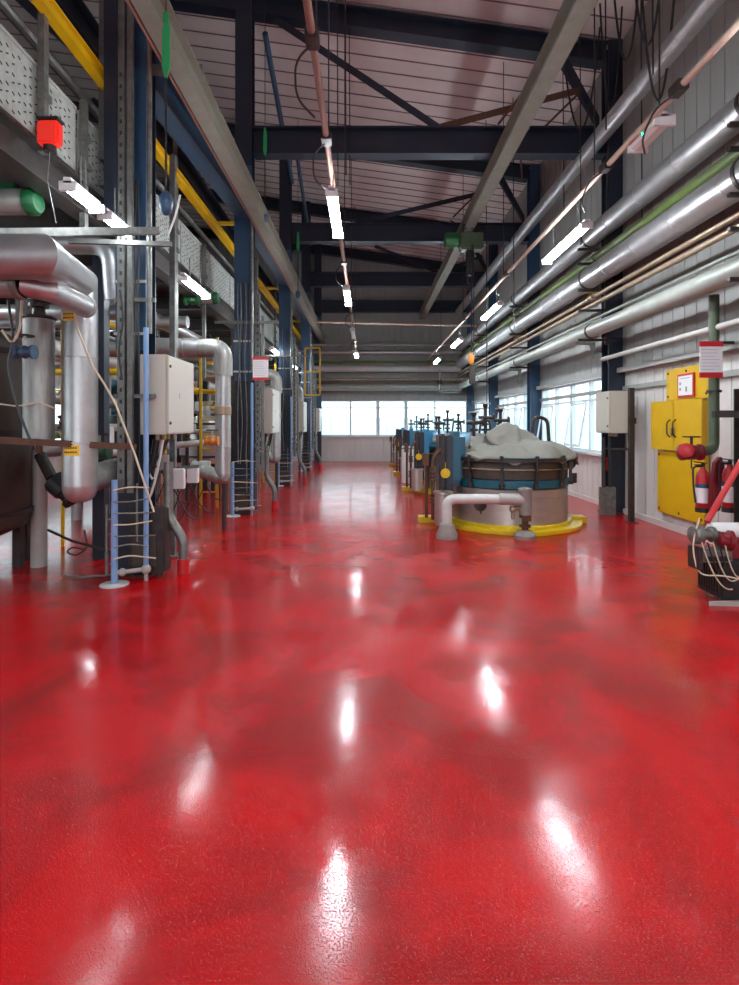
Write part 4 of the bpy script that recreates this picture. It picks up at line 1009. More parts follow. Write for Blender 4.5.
# loose hanging cables at the far left
for i, (pts, m) in enumerate((([(8, 300), (14, 340), (7, 365), (18, 410), (30, 440)], 'black'), ([(22, 300), (20, 330), (12, 345), (2, 330)], 'cream_rope'), ([(120, 290), (124, 320), (118, 350), (122, 380)], 'black'), ([(180, 195), (176, 215), (168, 235)], 'white_cable'))):
    Y = 4.55 if i < 2 else 5.4
    tag(MB().tube(bend([P(a, c_, Y) for a, c_ in pts], .2), .010, 6).build('loose_cable', m), 'loose %s cable, %s' % ({'black': 'black', 'cream_rope': 'cream', 'white_cable': 'white'}[m], ['hanging in front of the brown vessel', 'hooked at the left edge', 'looped on the galvanised strut', 'looped on the square post'][i]), 'cable', 'loose cables')
# yellow frame piece at far end
t = thing('yellow_access_frame', (P(313, 0, 17.5).x, 17.5, 3.2), 'small pale yellow gate frame high beside the fourth left column', 'frame')
x0, x1 = P(305, 0, 17.5).x, P(320, 0, 17.5).x; z0, z1 = P(0, 395, 17.5).z, P(0, 348, 17.5).z
m_ = MB(); m_.bar((x0, 17.5, z0), (x1, 17.5, z0), .05); m_.bar((x0, 17.5, z1), (x1, 17.5, z1), .05); m_.bar((x0, 17.5, (z0 + z1) / 2), (x1, 17.5, (z0 + z1) / 2), .04); m_.bar((x1, 17.5, z0), (x1, 17.5, z1), .05); m_.bar((x0, 17.5, z0), (x0, 17.5, z1), .05)
m_.build('frame_tube', 'yellow', t, False)
MB().bar((x0 - .2, 17.5, z1 - .1), (x0, 17.5, z1 - .1), .04).build('hinge_arm', 'galv', t, False)

# ------------------------------------------------------------------ reactors in a row
def reactor(cx, cy, i):
    nm = ['nearest, under a grey canvas', 'second in the row, largely hidden', 'third in the row', 'furthest in the row'][i]
    t = thing('reactor_vessel', (cx, cy, 0), 'round steel reactor head on a yellow plinth, %s' % nm, 'vessel', 'reactor heads in the row')
    # plinth: octagon with out-turned tips
    pr_ = []
    for k_ in range(32):
        a = 2 * PI * k_ / 32; rr = 1.15 + .08 * max(0, math.cos(4 * (a - .05))) ** 3
        pr_.append((rr * math.cos(a), rr * math.sin(a)))
    m_ = MB().prism(pr_, (cx, cy, 0), (1, 0, 0), (0, 1, 0), (0, 0, .055)); m_.prism([(x * .86, y * .86) for x, y in pr_], (cx, cy, .055), (1, 0, 0), (0, 1, 0), (0, 0, .045))
    for s, q_ in ((-1, 1.32), (1, 1.14)): m_.box(cx + s * q_ - .16, cx + s * q_ + .12, cy - .12, cy + .1, 0, .10)
    m_.build('plinth', 'yellow2', t, False, .008)
    m_ = MB(); m_.lathe([(.93, .10), (.93, .62), (.90, .64)], (cx, cy, 0), (0, 0, 1), 56); m_.lathe([(.93, 0), (.937, .004), (.937, .016), (.93, .02)], (cx, cy, .5), (0, 0, 1), 56); m_.build('skirt', 'steel', t)
    MB().lathe([(.92, .63), (.945, .65), (.945, .76), (.92, .77)], (cx, cy, 0), (0, 0, 1), 56).build('teal_band', 'teal', t)
    MB().lathe([(.90, .77), (.93, .78), (.935, .98), (.90, 1.05), (.90, 1.07)], (cx, cy, 0), (0, 0, 1), 56).build('jacket', 'brown', t)
    m_ = MB(); m_.lathe([(.9, 1.04), (1.0, 1.045), (1.0, 1.09), (.9, 1.10)], (cx, cy, 0), (0, 0, 1), 56); m_.build('rim_flange', 'dark', t)
    m_ = MB(); m_.lathe([(.99, 1.10), (.92, 1.11), (.7, 1.12), (.4, 1.13), (.1, 1.14)] if i == 0 else [(.99, 1.10), (.92, 1.16), (.7, 1.3), (.4, 1.40), (.1, 1.43)], (cx, cy, 0), (0, 0, 1), 56); m_.build('lid', 'skyblue' if i else 'teal', t)
    MB().tube([(cx + .965 * math.cos(2 * PI * k_ / 40), cy + .965 * math.sin(2 * PI * k_ / 40), .93) for k_ in range(41)], .010, 6).build('hoop_wire', 'brass_pipe', t)
    n = 18 if i else 12
    for k_ in range(n if i < 2 else 10):
        a = 2 * PI * (k_ + .35) / (n if i < 2 else 10); u = Vector((math.cos(a), math.sin(a), 0)); c = Vector((cx, cy, 0)) + u * .97
        m_ = MB(); m_.bar(c + Vector((0, 0, .66)), c + Vector((0, 0, 1.02)), .045, .05, side=(-u.y, u.x, 0)); m_.cyl(c + u * .03 + Vector((0, 0, .9)), c + u * .03 + Vector((0, 0, 1.14)), .016, seg=8); m_.cyl(c + u * .03 + Vector((0, 0, 1.10)), c + u * .03 + Vector((0, 0, 1.14)), .03, seg=6)
        m_.cyl(c + Vector((0, 0, .66)), c + Vector((0, 0, .72)), .045, seg=10)
        m_.build('clamp', 'dark', t)
    # blue side housing with dark back
    hx = cx - 1.08
    m_ = MB(); m_.box(hx, hx + .30, cy - .52, cy - .06, .64, 1.50); m_.build('gear_housing', 'teal' if i == 0 else 'skyblue', t, False, .09); MB().box(hx - .02, hx + .09, cy - .56, cy - .50, .3, 1.44).build('housing_front_plate', 'navy', t, False, .02)
    MB().box(hx - .12, hx, cy - .5, cy - .05, .12, 1.46).build('housing_back', 'dark', t, False, .03)
    m_ = MB(); m_.lathe([(.13, 0), (.13, .45), (.05, .5)], (hx - .1, cy - .8, .10), (0, 0, 1), 18); m_.lathe([(.15, .46), (.15, .5)], (hx - .1, cy - .8, .10), (0, 0, 1), 18); m_.build('side_drum', 'steel', t)
    # pipework on top of lid
    m_ = MB()
    for (dx, dy, h) in ((-.35, .1, .5), (-.05, .3, .42), (-.6, -.2, .35)):
        z0_ = 1.25
        m_.cyl((cx + dx, cy + dy, z0_), (cx + dx, cy + dy, 1.43 + h), .028); m_.cyl((cx + dx, cy + dy, 1.5), (cx + dx, cy + dy, 1.54), .07); m_.cyl((cx + dx, cy + dy, 1.6), (cx + dx, cy + dy, 1.63), .07)
        m_.cyl((cx + dx - .11, cy + dy, 1.45 + h * .55), (cx + dx + .13, cy + dy, 1.45 + h * .55), .03)
        m_.cyl((cx + dx + .13, cy + dy, 1.45 + h * .55), (cx + dx + .15, cy + dy, 1.45 + h * .55), .065)
        m_.ball((cx + dx, cy + dy, 1.43 + h), .045)
    m_.build('nozzle_pipe', 'dark', t)
    for q, (dx, dy, h) in enumerate(((-.35, .1, .5), (-.05, .3, .42), (-.6, -.2, .35))):
        m_ = MB(); m_.lathe([(.02, 0), (.085, 0), (.085, .02), (.02, .02)], (cx + dx, cy + dy, 1.43 + h + .02), (0, 0, 1), 14); m_.build('hand_wheel', 'steel' if q else 'pvc', t)
    # side valves and rusty lines at the aisle side
    m_ = MB()
    m_.tube(bend([(hx - .22, cy - .5, .12), (hx - .22, cy - .5, 1.1), (hx - .05, cy - .45, 1.25)], .12), .03, 10); m_.tube([(hx - .3, cy - .3, .12), (hx - .3, cy - .3, .95)], .025, 8)
    for z in (.45, .8): m_.lathe([(.03, -.07), (.055, -.07), (.055, -.05), (.035, -.03), (.05, 0), (.035, .03), (.055, .05), (.055, .07), (.03, .07)], (hx - .22, cy - .5, z), (0, 0, 1), 12)
    m_.box(hx - .36, hx - .26, cy - .36, cy - .26, .95, 1.15)
    m_.build('side_pipework', 'rust', t)
    m_ = MB(); m_.lathe([(.0, 0), (.075, 0), (.075, .01), (.0, .012)], (hx - .05, cy - .67, .86), (0, -1, 0), 16); m_.cyl((hx - .05, cy - .675, .93), (hx - .05, cy - .675, 1.03), .006); m_.build('tag_disc', 'yellow', t, label='round yellow tag')
    # right side equipment
    m_ = MB(); m_.tube(bend([(cx + .98, cy + .15, .8), (cx + 1.08, cy + .15, 1.0), (cx + 1.02, cy + .15, 1.2)], .08), .04, 10); m_.ball((cx + 1.05, cy, .95), .07); m_.cyl((cx + 1.02, cy - .15, .66), (cx + 1.02, cy - .15, .82), .06); m_.build('side_fitting', 'dark', t)
    MB().tube(bend([(cx + .45, cy + .2, 1.38), (cx + .5, cy + .2, 1.75), (cx + .72, cy + .2, 1.7), (cx + .75, cy + .2, 1.3)], .18), .03, 10).build('loop_hose', 'dark', t)
    return t
RC = [(2.33, 9.05), (2.33, 13.35), (2.33, 17.65), (2.33, 21.7)]
for i, (x, y) in enumerate(RC): reactor(x, y, i)

def f2(v): return noise.noise(v)
# draped canvas over the first lid
def canvas(name, cx, cy, label, seed, R=.98, ang=(0, 2 * PI), high=True):
    NR, NA = 26, 96
    def h(x, y):
        r = math.hypot(x, y); a = math.atan2(y, x)
        z = 1.17 + .17 * max(0, 1 - (r / .95) ** 2)
        q = Vector((x * 2.1 + seed, y * 2.1, seed)); z += .05 * (1 - abs(f2(q)) * 3) * (1 if r < .85 else .5)
        z += .025 * (1 - abs(f2(q * 2.7)) * 3)
        return z
    vs = []; fs = []
    for i in range(NR + 1):
        for k in range(NA):
            a = 2 * PI * k / NA; rr = R * (i / NR) * (1 + .035 * math.sin(3 * a + seed) + .03 * f2(Vector((math.cos(a) * 3, math.sin(a) * 3, seed))) * 2)
            x, y = rr * math.cos(a), rr * math.sin(a); z = h(x, y)
            if i >= NR - 3:
                z -= (.02, .06, .11, .17)[i - NR + 3] * (.8 + .9 * f2(Vector((a * 2.2, seed, 3))))
            vs.append((cx + x + .05 * f2(Vector((x * 4, y * 4, 9))), cy + y, z))
    for i in range(NR):
        for k in range(NA):
            k2 = (k + 1) % NA; fs.append((i * NA + k, (i + 1) * NA + k, (i + 1) * NA + k2, i * NA + k2))
    o = MB().add(vs, fs).build(name, 'tarp'); s = o.modifiers.new('thick', 'SOLIDIFY'); s.thickness = .014; s.offset = 1
    tag(o, label, 'canvas'); return o
canvas('canvas_cover', RC[0][0] + .07, RC[0][1], 'grey canvas cover draped over the nearest reactor lid', 2.3, .985)
# folded bundle on top: faceted lumps of canvas
def bundle(c, sx, sy, sz, seed, label, rot=0):
    m_ = MB(); vs = []; fs = []; NA, NR = 56, 20
    planes = []
    rnd = random.Random(seed)
    for k in range(8):
        a = 2 * PI * k / 8 + rnd.uniform(-.35, .35); planes.append((math.cos(a), math.sin(a), rnd.uniform(.45, 1.15), rnd.uniform(.75, 1.1)))
    for i in range(NR + 1):
        for k in range(NA):
            a = 2 * PI * k / NA; u, v = math.cos(a) * i / NR, math.sin(a) * i / NR
            z = min(p[3] - p[2] * max(0, (u * p[0] + v * p[1])) for p in planes) * 1.0
            z = max(0.0, min(z, 1 - .35 * i / NR)) if i < NR else 0.02
            z += .07 * (1 - abs(f2(Vector((u * 2 + seed, v * 2, seed)))) * 3)
            wob = 1 + .12 * f2(Vector((math.cos(a) * 1.5, math.sin(a) * 1.5, seed)))
            X, Y_ = u * sx * wob, v * sy * wob
            X, Y_ = X * math.cos(rot) - Y_ * math.sin(rot), X * math.sin(rot) + Y_ * math.cos(rot)
            vs.append((c[0] + X, c[1] + Y_, c[2] + z * sz))
    for i in range(NR):
        for k in range(NA):
            k2 = (k + 1) % NA; fs.append((i * NA + k, (i + 1) * NA + k, (i + 1) * NA + k2, i * NA + k2))
    fs.append(tuple((NR) * NA + k for k in range(NA)))
    o = m_.add(vs, fs).build('folded_canvas', 'tarp'); return tag(o, label, 'canvas', 'folded canvas on the nearest reactor')
def fold(front, label, seed, back=.42):
    """angular heap of stiff canvas: hull of a few corner points, creased and slightly crumpled"""
    bm = bmesh.new()
    for (x, y, Y) in front:
        p = P(x, y, Y); bm.verts.new(p); bm.verts.new(p + Vector((.02, back, -.10)))
    r_ = bmesh.ops.convex_hull(bm, input=bm.verts[:]); bmesh.ops.delete(bm, geom=[v for v in bm.verts if not v.link_faces], context='VERTS')
    bmesh.ops.bevel(bm, geom=bm.edges[:], offset=.018, segments=1, affect='EDGES', clamp_overlap=True)
    bmesh.ops.triangulate(bm, faces=bm.faces[:]); bmesh.ops.subdivide_edges(bm, edges=[e for e in bm.edges if e.calc_length() > .06], cuts=4, use_grid_fill=True)
    bm.normal_update()
    for v in bm.verts: v.co += v.normal * (.05 * f2(v.co * 4 + Vector((seed, 0, 0))) + .018 * f2(v.co * 12))
    bm.verts.index_update()
    m_ = MB().add([tuple(v.co) for v in bm.verts], [tuple(v.index for v in f.verts) for f in bm.faces]); bm.free()
    return tag(m_.build('folded_canvas', 'tarp'), label, 'canvas', 'folded canvas on the nearest reactor')
fold([(486, 433, 8.6), (507, 422, 8.65), (518, 427, 8.6), (523, 444, 8.5), (508, 452, 8.4), (491, 442, 8.45)], 'large angular fold of grey canvas piled on top of the nearest reactor', 1)
fold([(513, 426, 8.85), (528, 431, 8.85), (538, 438, 8.8), (540, 446, 8.7), (522, 450, 8.6), (516, 440, 8.7)], 'lower fold of grey canvas on the right of the pile', 5)
fold([(472, 432, 8.95), (488, 432, 8.9), (496, 444, 8.7), (508, 452, 8.55), (475, 453, 8.5), (470, 446, 8.7)], 'flat fold of grey canvas on the left against the teal housing', 9)
fold([(466, 455, 8.45), (490, 448, 8.5), (530, 447, 8.5), (556, 455, 8.5), (520, 459, 8.25), (480, 459, 8.25)], 'broad low fold of grey canvas beneath the pile', 13, .3)
o = bundle((1.95, 12.95, 1.2), .45, .35, .25, 21, 'small grey canvas heap on the second reactor lid', .2); del o['group']

# white pipe loop in front of first reactor
Yp = 7.72
t = thing('pipe_loop', (P(448, 0, Yp).x, Yp, 0), 'white lagged pipe rising and turning right across the front of the nearest reactor', 'pipe')
xa = P(447, 0, Yp).x; zt = P(0, 499, Yp).z; xb = P(500, 0, Yp).x; xc = P(525, 0, Yp).x
MB().tube(bend([(xa, Yp, .12), (xa, Yp, zt), (xb, Yp, zt)], .12), .07, 20).build('white_pipe', 'white_pipe', t)
MB().tube([(xb - .02, Yp, zt), (xc, Yp, zt - .01)], .083, 20).build('lagged_pipe', 'pvc', t)
m_ = MB(); m_.tube([(xc, Yp, zt + .12), (xc + .01, Yp, zt - .22)], .09, 18); m_.lathe([(.1, 0), (.105, .02), (.1, .05), (.03, .07)], (xc, Yp, zt + .1), (0, 0, 1), 18); m_.build('tee_lagging', 'concrete', t)
m_ = MB(); m_.tube([(xc, Yp, zt - .2), (xc, Yp, .1)], .045, 12); m_.lathe([(.05, 0), (.08, 0), (.08, .03), (.05, .03)], (xc, Yp, zt - .26), (0, 0, 1), 14); m_.lathe([(.05, 0), (.08, 0), (.08, .03), (.05, .03)], (xc, Yp, .16), (0, 0, 1), 14); m_.box(xc - .05, xc + .07, Yp - .07, Yp, .25, .33); m_.build('valve_leg', 'rust', t)
m_ = MB(); m_.tube([(xc, Yp, zt - .15), (xc - .17, Yp - .02, zt - .12)], .03, 10); m_.ball((xc - .18, Yp - .03, zt - .14), .05); m_.cyl((xc - .18, Yp - .03, zt - .28), (xc - .18, Yp - .03, zt - .14), .025); m_.build('drain_valve', 'brass_pipe', t)
m_ = MB(); m_.lathe([(.15, 0), (.155, .06), (.12, .13), (.10, .2), (.07, .22)], (xa, Yp, 0), (0, 0, 1), 16); m_.build('floor_collar', 'concrete', t)
m_ = MB(); m_.lathe([(.15, 0), (.15, .05), (.11, .1), (.05, .12)], (xc, Yp, 0), (0, 0, 1), 16); m_.build('floor_collar', 'concrete', t)
# dark gauge under the white pipe on skirt
c = P(480, 505, 8.1)
t = thing('skirt_nozzle', c, 'short dark drain nozzle on the skirt of the nearest reactor', 'nozzle')
MB().lathe([(.07, 0), (.09, .02), (.09, .06), (.04, .07)], (c.x, 8.12, c.z), (0, -1, 0), 16).build('cover', 'dark', t); MB().cyl((c.x, 8.04, c.z - .02), (c.x, 8.04, c.z - .12), .012).build('stem', 'dark', t)
# white twin drums beside the further reactors
for i, (x, Yq) in enumerate(((404.5, 15.2), (411, 15.0))):
    c = P(x, 0, Yq); t = thing('upright_drum', (c.x, Yq, 0), 'pale upright drum beside the third reactor, %s of two' % ['left', 'right'][i], 'drum', 'pale drums')
    MB().lathe([(.085, 0), (.085, .98), (.06, 1.02)], (c.x, Yq, 0), (0, 0, 1), 18).build('drum_body', 'white', t); MB().lathe([(.092, .94), (.092, .97)], (c.x, Yq, 0), (0, 0, 1), 18).build('rim', 'galv', t)

# ------------------------------------------------------------------ right wall fittings
XF = XR - .025
def wbox(mb, y0, y1, z0, z1, d0, d1): mb.box(XF - d1, XF - d0, y0, y1, z0, z1); return mb
def panel(name, y0, y1, z0, z1, d, label, doors=False):
    t = thing(name, (XF - d / 2, (y0 + y1) / 2, z0), label, 'panel', 'yellow wall panels')
    if doors:
        ym = (y0 + y1) / 2 + .03
        wbox(MB(), y0 + .02, y1 - .02, z0 + .02, z1 - .02, 0, d - .03).build('box', 'yellow', t, False)
        for (a, c_, s) in ((y0, ym - .006, 1), (ym + .006, y1, -1)):
            dr = wbox(MB(), a, c_, z0, z1, d - .028, d).build('door', 'yellow', t, False, .006)
            hy = c_ - .07 if s > 0 else a + .07
            m_ = MB(); m_.tube(bend([(XF - d, hy, z0 + .2), (XF - d - .05, hy, z0 + .24), (XF - d - .05, hy, z0 + .42), (XF - d, hy, z0 + .46)], .03), .010, 8); m_.build('handle', 'dark', dr)
        m_ = MB(); m_.box(XF - d - .03, XF - d, ym - .04, ym + .02, z0 + .22, z0 + .34); m_.build('padlock', 'galv', t, False, .008)
    else:
        wbox(MB(), y0, y1, z0, z1, 0, d).build('sheet', 'yellow', t, False, .006)
        m_ = MB()
        for yy in (y0 + .06, (y0 + y1) / 2, y1 - .06):
            for zz in (z0 + .06, z1 - .06): m_.cyl((XF - d - .008, yy, zz), (XF - d, yy, zz), .018, seg=8)
        m_.build('screw', 'dark', t)
    return t
panel('yellow_wall_board', 7.36, 8.42, 1.97, 2.44, .05, 'upper yellow panel on the right wall carrying a framed notice')
panel('yellow_cabinet', 7.38, 8.70, 1.22, 1.96, .14, 'middle yellow double-door cabinet on the right wall with dark handles', True)
panel('yellow_wall_board', 7.44, 8.64, .24, 1.2, .07, 'large lower yellow panel on the right wall above the skirting')
t = thing('framed_notice', (XF - .06, 7.87, 2.0), 'small framed red-bordered notice on the upper yellow panel', 'sign')
wbox(MB(), 7.67, 8.07, 2.0, 2.34, .051, .075).build('frame', 'sign_red', t, False)
wbox(MB(), 7.70, 8.04, 2.03, 2.31, .075, .08).build('paper', 'paper', t, False)
m_ = MB(); wbox(m_, 7.75, 8.0, 2.27, 2.278, .08, .082); wbox(m_, 7.97, 8.01, 2.18, 2.22, .08, .082); wbox(m_, 7.97, 8.01, 2.1, 2.14, .08, .082); wbox(m_, 7.82, 7.86, 2.08, 2.15, .08, .082); m_.build('printing', 'ink', t, False)
# dark green standpipe with red hydrant valve
Yg = 6.75; xg = P(714, 0, Yg).x
t = thing('fire_standpipe', (xg, Yg, 1.2), 'dark green fire pipe coming down the right wall and turning to a red valve', 'pipe')
ze = P(0, 452, Yg).z
MB().tube(bend([(xg, Yg, 3.2), (xg, Yg, ze + .03), (xg - .22, Yg - .05, ze)], .2), .06, 16).build('pipe', 'dkgreen', t)
m_ = MB(); m_.lathe([(.06, 0), (.085, 0), (.085, .03), (.06, .03)], (xg, Yg, 2.0), (0, 0, 1), 16); m_.box(xg, XF, Yg - .02, Yg + .02, 1.75, 1.78); m_.box(xg, XF, Yg - .02, Yg + .02, 2.6, 2.63); m_.build('pipe_clip', 'dark', t)
t = thing('hydrant_valve', (xg - .45, Yg, ze), 'red hydrant valve with dark handwheel at the end of the green pipe', 'valve')
cx_ = xg - .2
MB().lathe([(.07, 0), (.10, 0), (.10, .03), (.075, .05), (.095, .10), (.09, .17), (.06, .2), (.1, .22), (.1, .25), (.05, .27)], (cx_, Yg - .06, ze), (-1, -.08, 0), 20).build('valve_body', 'maroon', t)
MB().lathe([(.05, 0), (.055, .12), (.085, .13), (.085, .16), (.04, .18)], (cx_ - .2, Yg - .08, ze), (-.5, -1, .25), 18).build('hose_outlet', 'red', t)
MB().cyl((cx_ - .12, Yg - .07, ze + .06), (cx_ - .12, Yg - .07, ze + .2), .016).build('stem', 'dark', t)
m_ = MB(); m_.lathe([(.08, 0), (.1, .0), (.1, .018), (.08, .018)], (cx_ - .12, Yg - .07, ze + .18), (0, 0, 1), 20); m_.bar((cx_ - .21, Yg - .07, ze + .19), (cx_ - .03, Yg - .07, ze + .19), .02, .014); m_.build('hand_wheel', 'dark', t)
MB().tube([(cx_ - .12, Yg - .07, ze - .08), (cx_ - .12, Yg - .07, ze - .2)], .008, 6).build('chain', 'dark', t)
# notice hung in front of the pipe
p = P(714, 377, 6.5)
t = notice((p.x, 6.55, p.z), .27, .43, 'white notice with red top and bottom bands in front of the dark green pipe', band=.06)
# fire action signs on the wall
for i, (y0, y1, z0, z1, lb) in enumerate(((6.66, 6.86, 1.78, 1.95, 'upper small red fire sign on the white wall'), (6.68, 6.90, 1.40, 1.72, 'lower red fire extinguisher sign on the white wall'), (6.28, 6.44, 1.80, 2.12, 'red sign at the right edge of the photo'))):
    t = thing('fire_sign', (XF, (y0 + y1) / 2, z0), lb, 'sign', 'red fire signs')
    wbox(MB(), y0, y1, z0, z1, -.001, .012).build('plate', 'red', t, False)
    m_ = MB(); ym = (y0 + y1) / 2; zm = (z0 + z1) / 2
    if i == 1:
        wbox(m_, ym - .045, ym - .0, z0 + .05, z1 - .08, .012, .014); wbox(m_, ym - .035, ym - .015, z1 - .08, z1 - .05, .012, .014); wbox(m_, ym - .015, ym + .06, z1 - .07, z1 - .055, .012, .014); wbox(m_, ym + .03, ym + .06, z0 + .05, z0 + .14, .012, .014)
    elif i == 0:
        wbox(m_, ym - .01, ym + .015, z0 + .03, z1 - .03, .012, .014); wbox(m_, ym - .045, ym + .05, z1 - .05, z1 - .03, .012, .014)
    else:
        for k_ in range(4): wbox(m_, y0 + .02, y1 - .03, z0 + .04 + k_ * .07, z0 + .06 + k_ * .07, .012, .014)
    m_.build('pictogram', 'paper', t, False)
# thin dark post and beige cabinet
Yq = 8.95
t = thing('wall_post', (4.3, Yq, 0), 'thin dark upright post standing free by the right wall next to the cabinet', 'post')
m_ = MB(); m_.prism([(-.04, 0), (.04, 0), (.04, .01), (-.03, .01), (-.03, .07), (-.04, .07)], (4.34, Yq, .01), (1, 0, 0), (0, 1, 0), (0, 0, 2.2)); m_.build('upright', 'dark', t, False)
MB().box(4.26, 4.42, Yq - .05, Yq + .1, 0, .012).build('foot_plate', 'dark', t, False)
m_ = MB(); m_.bar((4.3, Yq + .03, 1.2), (4.05, Yq + .35, 1.2), .03); m_.box(4.28, 4.40, Yq - .015, Yq + .0, 1.62, 1.72); m_.build('side_arm', 'dark', t, False)
cabinet(4.13, 4.44, 9.28, 9.84, 1.46, 2.18, 'beige cabinet on the right wall column beside the first window', None, -1)
t = thing('column_conduit', (4.1, 9.9, 0), 'dark conduit bundle dropping below the right wall cabinet to the floor', 'conduit')
MB().tube([(4.2, 9.7, 1.38), (4.2, 9.7, 0)], .035, 10).build('conduit', 'dark', t); MB().tube([(4.31, 9.7, 1.38), (4.31, 9.7, 0)], .03, 10).build('thin_conduit', 'black', t)
MB().box(4.14, 4.4, 9.66, 9.78, .0, .5).build('floor_duct', 'galv', t, False, .008)
tag(MB().box(4.44, 4.5, 10.12, 10.2, .75, 1.0).build('call_point', 'red', None, False, .006), 'tiny red call point beside the first right column low under the window', 'alarm')
# upright dark steel post at photo's right edge and arm
t = thing('edge_post', (4.05, 6.0, 0), 'dark grey steel post at the right edge behind the valve machine', 'post')
xe = P(739, 0, 6.0).x
MB().ibeam((xe + .1, 6.0, .02), (xe + .1, 6.0, 2.0), .2, .18, .015, side=(1, 0, 0)).build('shaft', 'dark', t, False)
MB().box(xe - .03, xe + .23, 5.87, 6.13, 0, .02).build('base_plate', 'dark', t, False)
a_ = P(706, 415, 6.0)
MB().box(a_.x, xe + .2, 5.84, 5.9, a_.z - .03, a_.z + .04).build('arm', 'dark', t, False)

# fire extinguishers on the wall
def extinguisher(x, y, z, label, covered):
    t = thing('fire_extinguisher', (x, y, z), label, 'extinguisher', 'wall extinguishers')
    MB().lathe([(.075, 0), (.085, .02), (.085, .44), (.07, .5), (.035, .54), (.03, .57)], (x, y, z), (0, 0, 1), 24).build('cylinder', 'red', t)
    m_ = MB(); m_.cyl((x, y, z + .56), (x, y, z + .62), .022); m_.bar((x - .12, y, z + .64), (x + .05, y, z + .62), .02, .012); m_.bar((x - .11, y, z + .60), (x + .03, y, z + .60), .018, .012); m_.build('valve_head', 'black', t)
    MB().tube(bend([(x, y, z + .58), (x - .13, y, z + .58), (x - .12, y, z + .3), (x - .095, y, z + .12)], .1), .012, 8).build('hose', 'black', t)
    MB().lathe([(.0865, .12), (.0868, .13), (.0868, .3), (.0865, .31)], (x, y, z), (0, 0, 1), 24).build('label_band', 'paper', t)
    MB().lathe([(.0872, .31), (.0874, .312), (.0874, .36), (.0872, .362)], (x, y, z), (0, 0, 1), 24).build('colour_band', 'blue_col', t)
    MB().lathe([(.087, 0), (.09, .0), (.09, .06), (.087, .06)], (x, y, z), (0, 0, 1), 24).build('rubber_foot', 'black', t)
    MB().box(x + .0, XF, y - .03, y + .03, z + .3, z + .33).build('wall_bracket', 'dark', t, False)
    return t
extinguisher(P(730, 0, 6.55).x, 6.55, P(0, 512, 6.55).z, 'red fire extinguisher with blue band on the wall, right of the extinguisher cover', False)
extinguisher(P(703, 0, 6.95).x, 6.95, P(0, 512, 6.95).z, 'red and white fire extinguisher partly behind the red cover, left one', True)
Yc = 6.72
t = thing('extinguisher_cover', (P(717, 0, Yc).x, Yc, P(0, 510, Yc).z), 'tall dark red padded cover standing between the two extinguishers', 'cover')
x0, x1 = P(709, 0, Yc).x, P(722, 0, Yc).x; z0, z1 = P(0, 510, Yc).z, P(0, 456, Yc).z
w_ = x1 - x0
MB().prism([(0, 0), (w_ * .7, -.01), (w_ * .95, .2), (w_ * 1.05, z1 - z0 - .12), (w_ * .8, z1 - z0), (w_ * .35, z1 - z0 - .08), (.02, .35)], (x0, Yc - .05, z0), (1, 0, 0), (0, 0, 1), (0, .09, 0)).build('shell', 'maroon', t, False, .012)
MB().box(x0 + .05, XF, Yc - .01, Yc + .02, z0 + .3, z0 + .34).build('bracket', 'dark', t, False)

# ------------------------------------------------------------------ valve machine, lower right
Ym = 5.0
B = P(720, 598, Ym); bx = B.x
t = thing('valve_machine', (bx + .1, Ym, 0), 'floor standing valve machine with white drum and red fittings at the lower right edge', 'machine')
MB().box(bx - .06, bx + .34, Ym - .12, Ym + .25, .04, .40).build('base_block', 'black', t, False, .012)
m_ = MB(); m_.prism([(-.22, 0), (.05, -.02), (.3, -.03), (.3, .02), (.05, .03)], (bx + .02, Ym - .16, 0), (1, 0, 0), (0, 1, 0), (0, 0, .04)); m_.build('floor_plate', 'pvc', t, False)
m_ = MB()
for k_ in range(9): m_.box(bx - .075, bx - .06, Ym - .1 + k_ * .037, Ym - .085 + k_ * .037, .08, .38)
m_.build('cooling_fin', 'dark', t, False)
zc = P(0, 533, Ym).z
m_ = MB(); m_.lathe([(.02, 0), (.07, .01), (.075, .05), (.075, .42), (.06, .5)], (bx - .1, Ym, zc + .02), (1, .0, 0), 22); m_.build('white_drum', 'white', t)
m_ = MB(); m_.lathe([(.03, -.03), (.075, -.02), (.085, 0), (.085, .05), (.05, .07), (.05, .14), (.07, .15), (.07, .18), (.04, .2)], (bx - .28, Ym - .08, zc), (1, .1, 0), 18); m_.build('motor_head', 'galv', t)
m_ = MB(); m_.lathe([(.04, 0), (.07, .01), (.07, .08), (.09, .09), (.09, .12), (.05, .14)], (bx - .1, Ym - .11, zc - .03), (1, -.2, -.1), 18); m_.ball((bx - .04, Ym - .16, zc - .0), .04); m_.build('red_coupling', 'maroon', t)
m_ = MB(); m_.box(bx + .0, bx + .3, Ym - .1, Ym + .1, .40, zc - .03); m_.build('red_bracket', 'maroon', t, False, .01)
m_ = MB(); m_.box(bx - .26, bx + .03, Ym - .14, Ym + .02, zc - .24, zc - .12); m_.build('grey_tray', 'galv', t, False, .015)
m_ = MB(); m_.box(bx - .3, bx - .25, Ym - .16, Ym + .0, zc - .30, zc - .1); m_.box(bx - .22, bx + .0, Ym - .155, Ym - .14, zc - .22, zc - .18); m_.build('tray_end', 'dark', t, False, .008)
a_ = P(707, 522, Ym - .05); b_ = P(745, 455, Ym + .05)
MB().tube([a_, b_], .027, 12).build('red_lever', 'red', t, label='slanting dark red lever pipe')
for k_ in range(5):
    r0 = Vector((bx - .27 + k_ * .05, Ym - .17, zc - .05)); r1 = Vector((bx + .0 + k_ * .04, Ym - .17, .15 + .07 * k_))
    MB().tube(sag(r0, r1, .12 + .03 * k_, 12), .006, 6).build('wire', 'cream_rope' if k_ % 2 == 0 else 'black', t)
